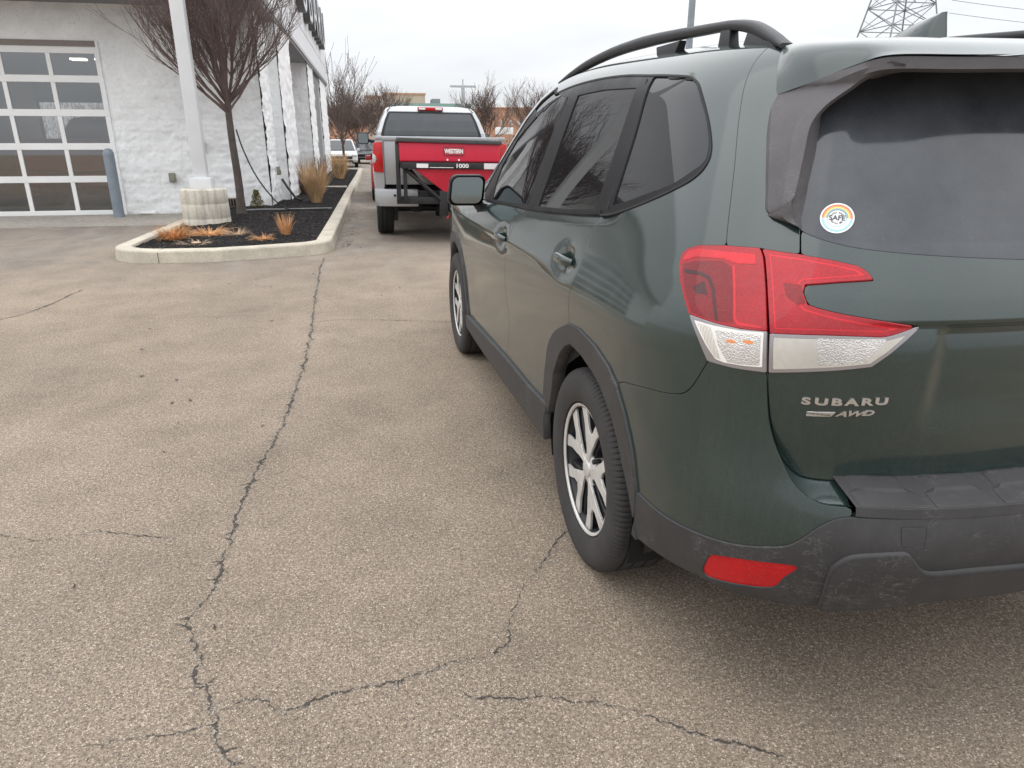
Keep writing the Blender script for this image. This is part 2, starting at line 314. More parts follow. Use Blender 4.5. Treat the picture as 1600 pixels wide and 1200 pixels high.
UV = {"fdfront": [(3.3273, 1.0785), (3.2082, 0.9733), (3.293, 0.8671), (3.3905, 0.6951), (3.3908, 0.5046), (3.2154, 0.3749)],
 "mid": [(2.0439, 1.1309), (2.1411, 1.0896), (2.2006, 1.0127), (2.2357, 0.9313), (2.2568, 0.8134), (2.2853, 0.6777), (2.3061, 0.5767), (2.3345, 0.4113)],
 "rear": [(1.1815, 1.1871), (1.2175, 1.1246), (1.2234, 1.066), (1.2362, 1.0086), (1.2691, 0.9275), (1.2745, 0.8288)],
 "belt": [(2.9966, 1.099), (2.4566, 1.1195), (2.0439, 1.1309), (1.608, 1.1547), (1.3776, 1.1704), (1.1815, 1.1871)],
 "kick": [(1.1815, 1.1871), (1.0972, 1.1972), (0.9894, 1.2219), (0.9042, 1.2483), (0.8117, 1.2825), (0.7379, 1.3178), (0.7049, 1.345), (0.6894, 1.3732), (0.6882, 1.4004), (0.6973, 1.4335), (0.7139, 1.4718), (0.7398, 1.516), (0.7689, 1.5554), (0.7901, 1.5694), (0.8191, 1.5781), (0.9295, 1.5867), (1.0564, 1.5923), (1.2513, 1.6004), (1.4837, 1.6015), (1.8064, 1.5942), (2.058, 1.585)],
 "rocktop": [(3.2154, 0.3749), (3.0831, 0.3804), (2.3345, 0.4113), (1.8904, 0.4162), (1.5881, 0.4332)],
 "archA": [(1.5881, 0.4332), (1.6367, 0.4549), (1.6389, 0.511), (1.6322, 0.5645), (1.5735, 0.6583), (1.5025, 0.7215), (1.4068, 0.7767), (1.2745, 0.8288)],
 "archB": [(1.2745, 0.8288), (1.1748, 0.8395), (1.0226, 0.8255), (0.9277, 0.7956), (0.8834, 0.7617), (0.8524, 0.7004), (0.8353, 0.624), (0.8192, 0.5471), (0.804, 0.499)],
 "archI": [(1.5319, 0.5301), (1.512, 0.5995), (1.4032, 0.692), (1.3093, 0.7467), (1.248, 0.7692), (1.1376, 0.7639), (1.0292, 0.7402), (0.9755, 0.7174)],
 "archBc": [(0.8834, 0.7617), (0.8524, 0.7004), (0.8353, 0.624), (0.8192, 0.5471), (0.804, 0.499)],
 "bseam": [(0.8834, 0.7617), (0.8515, 0.7802), (0.7743, 0.8012), (0.7111, 0.816), (0.6756, 0.8263), (0.6549, 0.8363), (0.6403, 0.852), (0.6275, 0.8777), (0.6084, 0.934)],
 "cladtop": [(0.804, 0.499), (0.71, 0.4951), (0.6267, 0.505), (0.5655, 0.519), (0.5255, 0.5366), (0.4915, 0.5563), (0.4755, 0.5765), (0.4579, 0.6055), (0.4454, 0.6222), (0.4266, 0.6394), (0.4066, 0.6468)],
 "rim": [(0.518, 0.936), (0.5133, 0.8866), (0.5076, 0.8255), (0.501, 0.7843), (0.4914, 0.7464), (0.4776, 0.7013), (0.461, 0.6779), (0.4399, 0.6657), (0.4054, 0.6666)],
 "pillar": [(0.6163, 1.1867), (0.6195, 1.2345), (0.625, 1.3599), (0.6322, 1.4697), (0.6324, 1.5541), (0.625, 1.6054), (0.6103, 1.6433)],
 "lampo": [(0.518, 0.936), (0.5644, 0.9325), (0.6084, 0.934), (0.6312, 0.9786), (0.6583, 1.0258), (0.6785, 1.0576), (0.6982, 1.0901), (0.7107, 1.1231), (0.7099, 1.1504), (0.6975, 1.1655), (0.6704, 1.1779), (0.6163, 1.1867), (0.5567, 1.1907)],
 "lampo_in": [(0.5567, 1.1907), (0.5499, 1.1712), (0.5377, 1.0953), (0.5259, 1.0237), (0.518, 0.936)],
 "lampsplit": [(0.6583, 1.0258), (0.6049, 1.0207), (0.5634, 1.0191), (0.5258, 1.0224)],
 "refl": [(0.6012, 0.409), (0.5986, 0.4432), (0.5924, 0.4654), (0.5362, 0.4927), (0.4703, 0.5108), (0.481, 0.4668), (0.49, 0.4299), (0.5308, 0.4062), (0.5802, 0.3876), (0.5951, 0.3912)],
 "wf": [(2.8194, 1.1171), (2.3394, 1.1377), (2.0755, 1.1483), (1.9731, 1.3341), (1.866, 1.5539), (2.5819, 1.6974), (2.2988, 1.5146), (2.602, 1.4554), (2.8254, 1.3216), (2.8527, 1.2168)],
 "wr": [(1.8815, 1.1533), (1.4888, 1.1767), (1.2402, 1.1987), (1.188, 1.3666), (1.1307, 1.5604), (1.4196, 1.5633), (1.7089, 1.5547), (1.7884, 1.383)],
 "wq": [(1.1079, 1.2199), (0.9329, 1.2623), (0.7934, 1.3065), (0.7165, 1.3532), (0.6983, 1.3726), (0.6953, 1.4001), (0.7028, 1.4334), (0.7239, 1.4796), (0.767, 1.544), (0.7869, 1.5626), (0.8154, 1.5713), (0.924, 1.5794), (1.0282, 1.5829), (1.0632, 1.4162)],
 "wqf": [(1.1336, 1.2102), (1.0658, 1.5824)],
 "handle_f": [(2.3495, 0.9864)],
 "handle_r": [(1.3943, 1.027)],
 "plug": [(0.3471, 0.6323), (0.3132, 0.6338), (0.3165, 0.5872), (0.3465, 0.59)],
 "garo": [(0.5635, 1.5261), (0.5629, 1.4522), (0.5568, 1.3536), (0.5502, 1.2712), (0.5417, 1.2543), (0.5048, 1.2392), (0.4999, 1.2464)],
 "gari": [(0.3483, 1.5964), (0.3802, 1.5876), (0.4168, 1.5646), (0.4765, 1.5034), (0.498, 1.4609), (0.5057, 1.3981), (0.5134, 1.3155), (0.5184, 1.2906), (0.5127, 1.2614), (0.4999, 1.2464)],
 "garib": [(0.3416, 1.5794), (0.3959, 1.5704), (0.4368, 1.5418), (0.4803, 1.4963), (0.4841, 1.4403), (0.4878, 1.3443), (0.4893, 1.2635), (0.4919, 1.2472)],
 "bumplow": [(0.7856, 0.3506), (0.6842, 0.3644), (0.6321, 0.3647), (0.5919, 0.3772), (0.5362, 0.3783)],
 "skid": [(0.4253, 0.4702), (0.4259, 0.5237), (0.4142, 0.5522), (0.4004, 0.5636), (0.3705, 0.5711), (0.3413, 0.5752), (0.334, 0.5666), (0.3231, 0.5463), (0.3112, 0.5298), (0.2945, 0.5234), (0.2324, 0.5272), (0.1452, 0.5231)],
 "lo_fin": [(0.6932, 1.1181), (0.6533, 1.1197), (0.6322, 1.1135), (0.6195, 1.0917), (0.5996, 1.0259), (0.6053, 1.027), (0.6246, 1.0878), (0.6359, 1.1055), (0.6544, 1.1124), (0.6891, 1.109)],
 "lo_dark": [(0.7013, 1.1281), (0.6689, 1.1407), (0.6162, 1.1522), (0.5969, 1.1421), (0.5758, 1.0283), (0.6023, 1.0256), (0.6522, 1.0303), (0.6805, 1.0757)],
 "lo_dark2": [(0.6618, 1.0857), (0.6417, 1.1013), (0.6289, 1.0739), (0.6557, 1.0731)],
 "lo_line": [(0.5958, 1.1452), (0.5918, 1.1459), (0.573, 1.0377), (0.5682, 1.0315), (0.5334, 1.03), (0.533, 1.0268), (0.5692, 1.0252), (0.5767, 1.0368)],
 "lo_band": [(0.7021, 1.1414), (0.6895, 1.161), (0.6687, 1.1694), (0.5623, 1.1754), (0.5586, 1.1546), (0.5891, 1.1506), (0.6145, 1.1572), (0.671, 1.1506), (0.6973, 1.1364)],
 "lc_frame": [(0.6438, 1.0162), (0.6073, 1.0145), (0.5628, 1.0152), (0.5298, 1.0195), (0.5246, 0.9471), (0.5484, 0.9433), (0.5799, 0.9413), (0.5941, 0.9442), (0.6127, 0.9683)],
 "lc_ribs": [(0.6359, 1.0128), (0.6101, 1.0102), (0.5857, 0.9462), (0.5945, 0.9477), (0.6132, 0.9726)],
 "lc_facet": [(0.602, 1.0066), (0.57, 1.0093), (0.5323, 1.0143), (0.5282, 0.9498), (0.5533, 0.9454), (0.5752, 0.9443), (0.5932, 0.9764)],
 "flank": [(0.4738, 0.5052), (0.4431, 0.5276), (0.4313, 0.5665), (0.4077, 0.5753)],
 "gcut": [(0.4989, 1.1879), (0.5015, 1.2357)],
 "lampi_out": [(0.5151, 0.9365), (0.5235, 1.0248), (0.5363, 1.0962), (0.548, 1.1718), (0.5545, 1.1899)],
 "lampi": [(0.5545, 1.1899), (0.5265, 1.1871), (0.4987, 1.1852), (0.4572, 1.1775), (0.4244, 1.1681), (0.4145, 1.1595), (0.4079, 1.1494), (0.4036, 1.1404), (0.4471, 1.1329), (0.4887, 1.123), (0.4899, 1.1074), (0.4819, 1.0836), (0.4624, 1.0767), (0.4382, 1.0704), (0.3818, 1.0591), (0.3357, 1.0482), (0.3522, 1.0219), (0.3699, 0.9949), (0.3903, 0.9679), (0.4258, 0.9588), (0.4678, 0.9486), (0.5151, 0.9365)],
 "lisplit": [(0.5229, 1.0196), (0.4529, 1.0274), (0.4059, 1.0288), (0.3778, 1.0295), (0.3409, 1.0483)],
 "gbot": [(0.5168, 0.936), (0.5105, 0.8855), (0.4997, 0.8213), (0.4867, 0.7708), (0.474, 0.7342), (0.4528, 0.7027), (0.4304, 0.6951), (0.3882, 0.6954), (0.3053, 0.7005), (0.2208, 0.704), (0.1082, 0.6995)],
 "gglass": [(0.5015, 1.2357), (0.4756, 1.2221), (0.4334, 1.2081), (0.3839, 1.1999), (0.3329, 1.194), (0.2687, 1.1879), (0.1861, 1.181)],
 "li_pocket": [(0.5177, 1.1222), (0.4935, 1.121), (0.4911, 1.1073), (0.4848, 1.0864), (0.4944, 1.0807), (0.5101, 1.0953)],
 "li_facet": [(0.4629, 1.0197), (0.3781, 1.0251), (0.4002, 0.977), (0.4547, 0.9661)],
 "badge": [(0.4705, 0.8793), (0.3584, 0.8894), (0.4571, 0.8548), (0.3724, 0.8656)],
 "band": [(0.5349, 1.1751), (0.4321, 1.1571)],
 "sticker": [(0.4497, 1.2642), (0.452, 1.2964), (0.4473, 1.2321), (0.4729, 1.2627), (0.4258, 1.2655)],
 "gpoly": [(0.4967, 1.2348), (0.4701, 1.2209), (0.4276, 1.2066), (0.3775, 1.198), (0.3256, 1.1919), (0.2601, 1.1855), (0.1755, 1.1783)],
 "gtop": [(0.4769, 1.5375), (0.3226, 1.5802), (0.1245, 1.5814)]}
KS = 1.35
def s2u(s): s = np.asarray(s, float); return np.where(np.abs(s) < KS, s/KS, np.sign(s)*(1+np.abs(s)-KS))
def u2s(u): u = np.asarray(u, float); return np.where(np.abs(u) < 1, u*KS, np.sign(u)*(KS+np.abs(u)-1))
_P0, _T0, _G0 = P, T, GL
def sided(f):
    def g(u, v):
        u = np.asarray(u, float); p = f(np.abs(u), v).copy(); p[..., 0] *= np.where(u < 0, -1, 1); return p
    return g
P, T, GL = sided(_P0), sided(_T0), sided(_G0)
def cr(pts, k=5):
    p = np.array(pts, float)
    if len(p) < 3: return p
    q = np.vstack([2*p[0]-p[1], p, 2*p[-1]-p[-2]]); out = []
    for i in range(1, len(q)-2):
        for j in range(k):
            t = j/k
            # centripetal-ish damping by limiting tangents
            m0 = (q[i+1]-q[i-1])/2; m1 = (q[i+2]-q[i])/2; L = np.linalg.norm(q[i+1]-q[i])+1e-9
            for m in (m0, m1):
                l = np.linalg.norm(m)
                if l > L: m *= L/l
            out.append((2*t**3-3*t**2+1)*q[i]+(t**3-2*t**2+t)*m0+(-2*t**3+3*t**2)*q[i+1]+(t**3-t**2)*m1)
    out.append(p[-1]); return np.array(out)
def curve(key, k=5):
    """named or given polyline in (u,v) -> smoothed polyline in (s,v); leading '-' reverses, '|' keeps it straight"""
    rev = False; st = False
    if isinstance(key, str):
        if key[0] == '-': rev = True; key = key[1:]
        if key[0] == '|': st = True; key = key[1:]
        a = UV[key]
    else: a = key; st = True
    a = np.array(a, float); a = np.stack([u2s(a[:, 0]), a[:, 1]], -1)
    a = a if st else cr(a, k)
    return a[::-1] if rev else a
def poly(*keys):
    out = []
    for k in keys:
        for p in curve(k):
            if not out or np.hypot(*(p-out[-1])) > 1e-5: out.append(p)
    if np.hypot(*(out[0]-out[-1])) < 1e-5: out.pop()
    return np.array(out)
def sdf(X, Y, pl):
    a = pl; b = np.roll(pl, -1, 0); d2 = np.full(X.shape, 1e9); ins = np.zeros(X.shape, bool)
    for (ax, ay), (bx, by) in zip(a, b):
        ex, ey = bx-ax, by-ay; wx, wy = X-ax, Y-ay; q = ex*ex+ey*ey
        if q < 1e-14: continue
        t = np.clip((wx*ex+wy*ey)/q, 0, 1); dx, dy = wx-ex*t, wy-ey*t
        d2 = np.minimum(d2, dx*dx+dy*dy)
        if ay != by: 
            c = (ay > Y) != (by > Y); ins ^= c & (X < (bx-ax)*(Y-ay)/(by-ay)+ax)
    d = np.sqrt(d2); return np.where(ins, d, -d)
def normals(S, u, v):
    h = 1e-3; du = S(u+h, v)-S(u-h, v); dv = S(u, v+h)-S(u, v-h); n = -np.cross(du, dv)
    n /= np.linalg.norm(n, axis=-1, keepdims=True)+1e-12; 
    return n
def panel(name, pl, S, off=0., mat=None, parent=None, res=.008, gap=.0018, skirt=.014, holes=(), mirror=None, bevel=.0018, offf=None, hgap=0.0):
    x0, y0 = pl.min(0)-res*1.5; x1, y1 = pl.max(0)+res*1.5; y0 = max(y0, .151); y1 = min(y1, 1.699)
    xs = np.linspace(x0, x1, max(4, int((x1-x0)/res)+1)); ys = np.linspace(y0, y1, max(4, int((y1-y0)/res)+1))
    X, Y = np.meshgrid(xs, ys, indexing='ij'); D = sdf(X, Y, pl)-gap
    for h in holes: D = np.minimum(D, -sdf(X, Y, h)-hgap)
    D = np.where(np.abs(D) < res*.02, np.sign(D+1e-12)*res*.02, D)
    nx, ny = X.shape; idx = {}; V = []; F = []
    def gv(i, j):
        k = (i, j)
        if k not in idx: idx[k] = len(V); V.append((X[i, j], Y[i, j], 1))
        return idx[k]
    def ev(a, b):
        k = (a, b) if a < b else (b, a)
        if k not in idx:
            a, b = k; da, db = D[a], D[b]; t = da/(da-db); idx[k] = len(V)
            V.append((X[a]+(X[b]-X[a])*t, Y[a]+(Y[b]-Y[a])*t, 0))
        return idx[k]
    pos = D > 0; cnt = pos[:-1, :-1].astype(int)+pos[1:, :-1]+pos[:-1, 1:]+pos[1:, 1:]
    for i, j in zip(*np.nonzero(cnt == 4)):
        F.append((gv(i, j), gv(i+1, j), gv(i+1, j+1), gv(i, j+1)))
    for i, j in zip(*np.nonzero((cnt > 0) & (cnt < 4))):
        for tri in (((i, j), (i+1, j), (i+1, j+1)), ((i, j), (i+1, j+1), (i, j+1))):
            o = []
            for k in range(3):
                a, b = tri[k], tri[(k+1) % 3]
                if D[a] > 0: o.append(gv(*a))
                if (D[a] > 0) != (D[b] > 0): o.append(ev(a, b))
            if len(o) >= 3: F.append(tuple(o))
    A = np.array(V); u = s2u(A[:, 0]); v = A[:, 1]; p = S(u, v); n = normals(S, u, v)
    o_ = off if offf is None else offf(A[:, 0], v)
    p = p+n*np.asarray(o_)[..., None]
    ec = {}
    for f in F:
        for k in range(len(f)):
            a, b = f[k], f[(k+1) % len(f)]; q = (a, b) if a < b else (b, a); ec.setdefault(q, []).append((a, b))
    be = [e[0] for e in ec.values() if len(e) == 1]
    if skirt:
        # outward direction in the sheet, from the boundary edge
        nn = n.copy(); out = np.zeros_like(p)
        for a, b in be:
            t = p[b]-p[a]; c = np.cross(t, n[a]); l = np.linalg.norm(c)
            if l > 1e-9: out[a] += c/l; out[b] += c/l
        # orientation check
        bs = sorted({i for e in be for i in e}); mp = {i: len(p)+k for k, i in enumerate(bs)}; B = np.array(bs)
        ob = out[B]; ob /= np.linalg.norm(ob, axis=1, keepdims=True)+1e-9
        cen = p.mean(0)
        # faces wind u->v ; outward normal n => (b-a) x n points outward or inward: test with first edge's face
        e0 = be[0]; f0 = next(f for f in F if e0[0] in f and e0[1] in f); cf = p[list(f0)].mean(0)
        sgn = 1 if np.dot(out[e0[0]], (p[e0[0]]+p[e0[1]])/2-cf) > 0 else -1
        ob = ob*sgn; nb = n[B]
        # small rolled edge then the return
        k0 = len(p); q1 = p[B]+ob*bevel*.5-nb*bevel; n1 = (ob*.75+nb*.65); n1 /= np.linalg.norm(n1, axis=1, keepdims=True)+1e-9
        q2 = p[B]+ob*bevel*.5-nb*skirt; n2 = ob
        m = len(B); p = np.vstack([p, q1, q2]); n = np.vstack([n, n1, n2])
        i1 = {i: k0+k for k, i in enumerate(bs)}
        for a, b in be:
            F.append((b, a, i1[a], i1[b])); F.append((i1[b], i1[a], i1[a]+m, i1[b]+m))
    F = [tuple(int(i) for i in f[::-1]) for f in F]
    o = np_mesh(name, p, F, n, mat, parent)
    if mirror is not None:
        p2 = p*np.array([-1, 1, 1]); n2 = n*np.array([-1, 1, 1]); F2 = [f[::-1] for f in F]
        np_mesh(name, p2, F2, n2, mat, mirror)
    return o
def sp(S, u, v, off=0):
    u = np.atleast_1d(np.array(u, float)); v = np.atleast_1d(np.array(v, float)); return S(u, v)+normals(S, u, v)*off
def ribbon(A, wid, S, name, mat, parent, off=.001, k=6, mirror=None, depth=.006):
    """moulding of constant width along an (s,v) polyline"""
    a = A; t = np.gradient(a, axis=0); t /= np.linalg.norm(t, axis=1, keepdims=True)+1e-9; nn = np.stack([-t[:, 1], t[:, 0]], -1)
    prof = [(-.5, -depth), (-.5, -.001), (-.4, off), (.4, off), (.5, -.001), (.5, -depth)]
    rows = []
    for w_, o_ in prof:
        q = a+nn*wid*w_; rows.append(sp(S, s2u(q[:, 0]), np.clip(q[:, 1], .151, 1.699), o_))
    m = MB()
    for r0, r1 in zip(rows[:-1], rows[1:]): m.strip(r0, r1)
    for sgn, par in ((1, parent), (-1, mirror)):
        if par is None: continue
        mm = MB(); mm.add([(p[0]*sgn, p[1], p[2]) for p in m.v], m.f); mm.build(name, mat, par, ang=50)
from mathutils import noise as mn
# ------------------------------------------------------------ ground
def asphalt():
    m, t, p = newmat('worn_asphalt'); o = N(t, 'ShaderNodeTexCoord').outputs['Object']
    big = noise(t, o, .35, 4, .5); mid = noise(t, o, 2.3, 6, .6); fine = noise(t, o, 90, 5, .75)
    v1 = N(t, 'ShaderNodeTexVoronoi', {'Vector': o, 'Scale': 230., 'Randomness': 1.}); v2 = N(t, 'ShaderNodeTexVoronoi', {'Vector': o, 'Scale': 150., 'Randomness': 1.})
    base = ramp(t, big.outputs[0], [(.35, (.232, .185, .141)), (.65, (.292, .234, .177))]).outputs[0]
    base = mixc(t, 1., base, ramp(t, mid.outputs[0], [(.25, .80), (.5, 1.0), (.75, 1.16)]).outputs[0], 'MULTIPLY')
    base = mixc(t, 1., base, ramp(t, fine.outputs[0], [(.25, .42), (.5, 1.03), (.72, 1.62)]).outputs[0], 'MULTIPLY')
    # aggregate: each cell has its own tone, pale and dark stones
    s1 = N(t, 'ShaderNodeSeparateColor', {0: v1.outputs['Color']}); s2 = N(t, 'ShaderNodeSeparateColor', {0: v2.outputs['Color']})
    tone = ramp(t, s1.outputs[0], [(0, .32), (.35, .76), (.72, 1.10), (.86, 1.9), (1, 2.4)])
    inside = ramp(t, v1.outputs['Distance'], [(.35, 1.), (.62, 0.)])
    col = mixc(t, math_(t, 'MULTIPLY', inside.outputs[0], .9), base, mixc(t, 1., base, tone.outputs[0], 'MULTIPLY'))
    pale = math_(t, 'MULTIPLY', ramp(t, s2.outputs[1], [(.90, 0.), (.93, 1.)]).outputs[0], ramp(t, v2.outputs['Distance'], [(.25, 1.), (.45, 0.)]).outputs[0])
    col = mixc(t, math_(t, 'MULTIPLY', pale, .65), col, (.66, .60, .50))
    # pools of old damp and drip marks
    mp = N(t, 'ShaderNodeMapping', {'Vector': o, 'Scale': (1.2, .45, 1)}); st = noise(t, mp.outputs[0], .8, 6, .62)
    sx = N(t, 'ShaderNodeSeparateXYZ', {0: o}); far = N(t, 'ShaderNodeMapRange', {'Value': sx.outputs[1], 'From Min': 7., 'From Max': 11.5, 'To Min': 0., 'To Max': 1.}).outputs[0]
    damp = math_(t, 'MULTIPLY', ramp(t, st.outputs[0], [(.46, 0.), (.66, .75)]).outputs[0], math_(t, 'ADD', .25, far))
    col = mixc(t, damp, col, mixc(t, 1., col, (.55, .58, .64), 'MULTIPLY'))
    light = math_(t, 'MULTIPLY', ramp(t, noise(t, mp.outputs[0], 2.1, 5, .6).outputs[0], [(.5, 0.), (.75, .6)]).outputs[0], far)
    col = mixc(t, light, col, (.40, .37, .33))
    # the truck lane and far lot have gone greyer
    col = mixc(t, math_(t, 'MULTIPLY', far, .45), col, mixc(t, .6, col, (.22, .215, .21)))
    t.links.new(col, p.inputs['Base Color']); t.links.new(math_(t, 'SUBTRACT', .92, math_(t, 'MULTIPLY', damp, .25)), p.inputs['Roughness'])
    h = math_(t, 'ADD', math_(t, 'MULTIPLY', inside.outputs[0], .8), math_(t, 'MULTIPLY', fine.outputs[0], 1.0)); bump(t, p, h, .75, .004)
    p.inputs['Specular IOR Level'].default_value = .35
    return m
M['asphalt'] = asphalt()
def concrete(name, c, dark=.35, sc=3., streak=.75):
    m, t, p = newmat(name); o = N(t, 'ShaderNodeTexCoord').outputs['Object']
    n1 = noise(t, o, sc, 7, .65); n2 = noise(t, o, 45, 4, .6)
    mp = N(t, 'ShaderNodeMapping', {'Vector': o, 'Scale': (11, 11, 1.3)}); n3 = noise(t, mp.outputs[0], 1, 5, .6)
    k = mixc(t, 1., c, ramp(t, n1.outputs[0], [(.3, 1-dark), (.7, 1.12)]).outputs[0], 'MULTIPLY')
    k = mixc(t, 1., k, ramp(t, n2.outputs[0], [(.3, .86), (.7, 1.1)]).outputs[0], 'MULTIPLY')
    k = mixc(t, ramp(t, n3.outputs[0], [(.48, 0.), (.66, streak)]).outputs[0], k, tuple(x*.45 for x in c))
    t.links.new(k, p.inputs['Base Color']); p.inputs['Roughness'].default_value = .9; bump(t, p, n2.outputs[0], .3, .004); return m
M['curb'] = concrete('kerb_concrete', (.52, .47, .385), .25, 3., .12)
M['ped'] = concrete('stained_concrete', (.60, .555, .47), .22, 4)
gx = MB(); gx.add([(-400, -60, 0), (400, -60, 0), (400, 900, 0), (-400, 900, 0)], [(0, 1, 2, 3)]); g = gx.build('ground', M['asphalt'], None, smooth=False); g['kind'] = 'structure'
# concrete strip in front of the garage
m = MB(); m.box(-30, -3.5, 13.6, 15.88, -.05, .006); ap = m.build('apron', concrete('apron_concrete', (.33, .30, .26), .25, .8), None, smooth=False); ap['kind'] = 'structure'
# ------------------------------------------------------------ cracks
CR_ = [([(-.68, 9.3), (-.68, 8.44), (-.65, 7.78), (-.60, 6.38), (-.56, 5.67), (-.55, 5.27), (-.54, 4.92), (-.53, 4.35), (-.54, 4.08), (-.54, 3.78), (-.56, 3.38), (-.59, 3.16), (-.60, 3.02), (-.61, 2.77), (-.61, 2.56), (-.61, 2.32), (-.60, 2.19), (-.61, 2.08), (-.64, 2.02), (-.64, 1.94), (-.61, 1.85), (-.58, 1.77), (-.58, 1.69), (-.52, 1.61), (-.49, 1.56), (-.47, 1.52), (-.46, 1.46), (-.44, 1.41), (-.42, 1.37), (-.38, 1.25)], .016, 2.6),
 ([(-.49, 1.56), (-.46, 1.57), (-.39, 1.58), (-.35, 1.57), (-.31, 1.52)], .004, .6),
 ([(-.31, 1.52), (-.26, 1.54), (-.21, 1.55), (-.15, 1.56), (-.09, 1.57), (-.02, 1.58), (.05, 1.59), (.12, 1.61), (.21, 1.62)], .011, 2.2),
 ([(.21, 1.62), (.26, 1.64), (.32, 1.68), (.33, 1.77), (.37, 1.86), (.42, 1.96), (.49, 2.04), (.58, 2.17), (.64, 2.27)], .006, .8),
 ([(.15, 1.50), (.24, 1.46), (.33, 1.44), (.38, 1.44), (.44, 1.41), (.51, 1.39), (.57, 1.36), (.64, 1.31), (.69, 1.27), (.75, 1.23), (.84, 1.19), (.90, 1.13)], .0075, .9),
 ([(-1.6, 2.66), (-1.46, 2.61), (-1.33, 2.56), (-1.21, 2.54), (-1.12, 2.59), (-1.0, 2.54), (-.83, 2.49)], .0045, .6),
 ([(-3.2, 6.2), (-3.13, 6.38), (-3.03, 6.59), (-2.97, 6.97), (-2.94, 7.65)], .014, .6), ([(-.56, 5.82), (-.35, 5.85), (.01, 5.78), (.53, 5.61), (1.2, 5.3)], .006, .5),
 ([(-.48, 1.52), (-.52, 1.50), (-.58, 1.49), (-.67, 1.51), (-.80, 1.50)], .0045, .6)]
crm = simple('crack_dark_brown', (.050, .043, .037), .95, 0, .3, 40)  # flat dark brown colour for the cracks and kerb joints
ck = MB(); gr = MB(); rr = random.Random(11)
def fbm(x, s): return mn.noise(Vector((x*s, x*.37*s+3.1, s))) 
for pts, wd_, dens in CR_:
    q = np.array(pts); d = np.r_[0, np.cumsum(np.hypot(*np.diff(q, axis=0).T))]; n = max(20, int(d[-1]/.006)); s = np.linspace(0, d[-1], n)
    c = np.stack([np.interp(s, d, q[:, i]) for i in (0, 1)], -1); far = np.clip((c[:, 1]-1.5)/5, 0, 1)
    t = np.gradient(c, axis=0); t /= np.linalg.norm(t, axis=1, keepdims=True); nn = np.stack([-t[:, 1], t[:, 0]], -1)
    jit = np.array([fbm(x+pts[0][0]*7, 9)*.018+fbm(x+5, 34)*.012+fbm(x, 110)*.006 for x in s]); c = c+nn*jit[:, None]
    w1 = np.array([wd_*max(.06, .38+fbm(x+9, 6)*.7+fbm(x+1, 45)*.9+fbm(x+2, 150)*.55) for x in s])*(1+far*.6); w1 *= np.minimum(1, np.minimum(s, d[-1]-s)/.06+.12)
    A = [(x, y, .0025) for x, y in c-nn*w1[:, None]*.5]; B = [(x, y, .0025) for x, y in c+nn*w1[:, None]*.5]
    ck.strip(A, B)
    for k in range(int(n*dens*.8)):       # crumbs broken from the edges, a few thin side cracks
        i = rr.randrange(n); off = rr.gauss(0, 1)*wd_*.9; x, y = c[i]+nn[i]*off; r = rr.uniform(.0015, .0048)
        V = [(x+r*math.cos(a)*rr.uniform(.6, 1.3), y+r*math.sin(a)*rr.uniform(.6, 1.3), .001) for a in (0, 1.3, 2.6, 3.9, 5.1)]+[(x, y, r*1.1)]
        gr.add(V, [(0, 1, 5), (1, 2, 5), (2, 3, 5), (3, 4, 5), (4, 0, 5)])
    for k in range(int(d[-1]/.10)):
        if rr.random() > .5*dens: continue
        i = rr.randrange(n); a = rr.choice((-1, 1)); L = rr.uniform(.012, .05); p0 = c[i]; dr = nn[i]*a+t[i]*rr.uniform(-1, 1); dr /= np.hypot(*dr)
        P_ = [p0+dr*L*f+np.array([rr.gauss(0, 1), rr.gauss(0, 1)])*.0018 for f in np.linspace(0, 1, 6)]; W_ = [wd_*.35*(1-f)+.0005 for f in np.linspace(0, 1, 6)]
        ck.strip([(p[0]-W_[j]*.5*-dr[1], p[1]-W_[j]*.5*dr[0], .0028) for j, p in enumerate(P_)], [(p[0]+W_[j]*.5*-dr[1], p[1]+W_[j]*.5*dr[0], .0028) for j, p in enumerate(P_)])
co = ck.build('crack', crm, None, smooth=False); co['kind'] = 'structure'
gravm = simple('loose_grit', (.30, .265, .225), .9, 0, .55, 300); gr.build('loose_grit', gravm, None, smooth=False)['kind'] = 'stuff'
# dead leaf scraps and twigs on the lot
dm = simple('leaf_scraps', (.050, .036, .026), .85, 0, .5, 30); db = MB()
spots = [(-1.09, 3.68), (-1.2, 4.0), (.03, 3.9), (-1.35, 6.1), (-.95, 6.6), (-1.0, 6.7), (-1.1, 7.4), (-1.25, 7.5), (-1.2, 7.7), (-1.3, 7.9), (-1.0, 7.1), (-.9, 5.9), (-.35, 5.2), (-.2, 4.9), (-.1, 4.55), (-1.7, 5.2), (-1.9, 6.2)]
for k in range(150):
    if k < len(spots): x, y = spots[k]
    elif k < 44: x, y = rr.uniform(-3.2, .4), rr.uniform(3, 9.2)
    elif k < 52: x, y = rr.uniform(-1.4, .5), rr.uniform(1.6, 4)
    else: y = 10+abs(rr.gauss(0, 8)); x = -.55+abs(rr.gauss(0, .12))+.03
    L = rr.uniform(.006, .015)*(1+min(1, y/9))*(1.7 if y > 10 else 1); W = L*rr.uniform(.12, .45); a = rr.uniform(0, 6.3)
    ca, sa = math.cos(a), math.sin(a)
    pt = [(-L, 0, .003), (-L*.3, W, .006), (L*.5, W*.7, .004), (L, 0, .005), (L*.2, -W, .003), (-L*.6, -W*.6, .004)]
    db.add([(x+px*ca-py*sa, y+px*sa+py*ca, pz+.002) for px, py, pz in pt], [(0, 1, 2, 3, 4, 5)])
db.build('leaf_litter', dm, None, smooth=False)['kind'] = 'stuff'
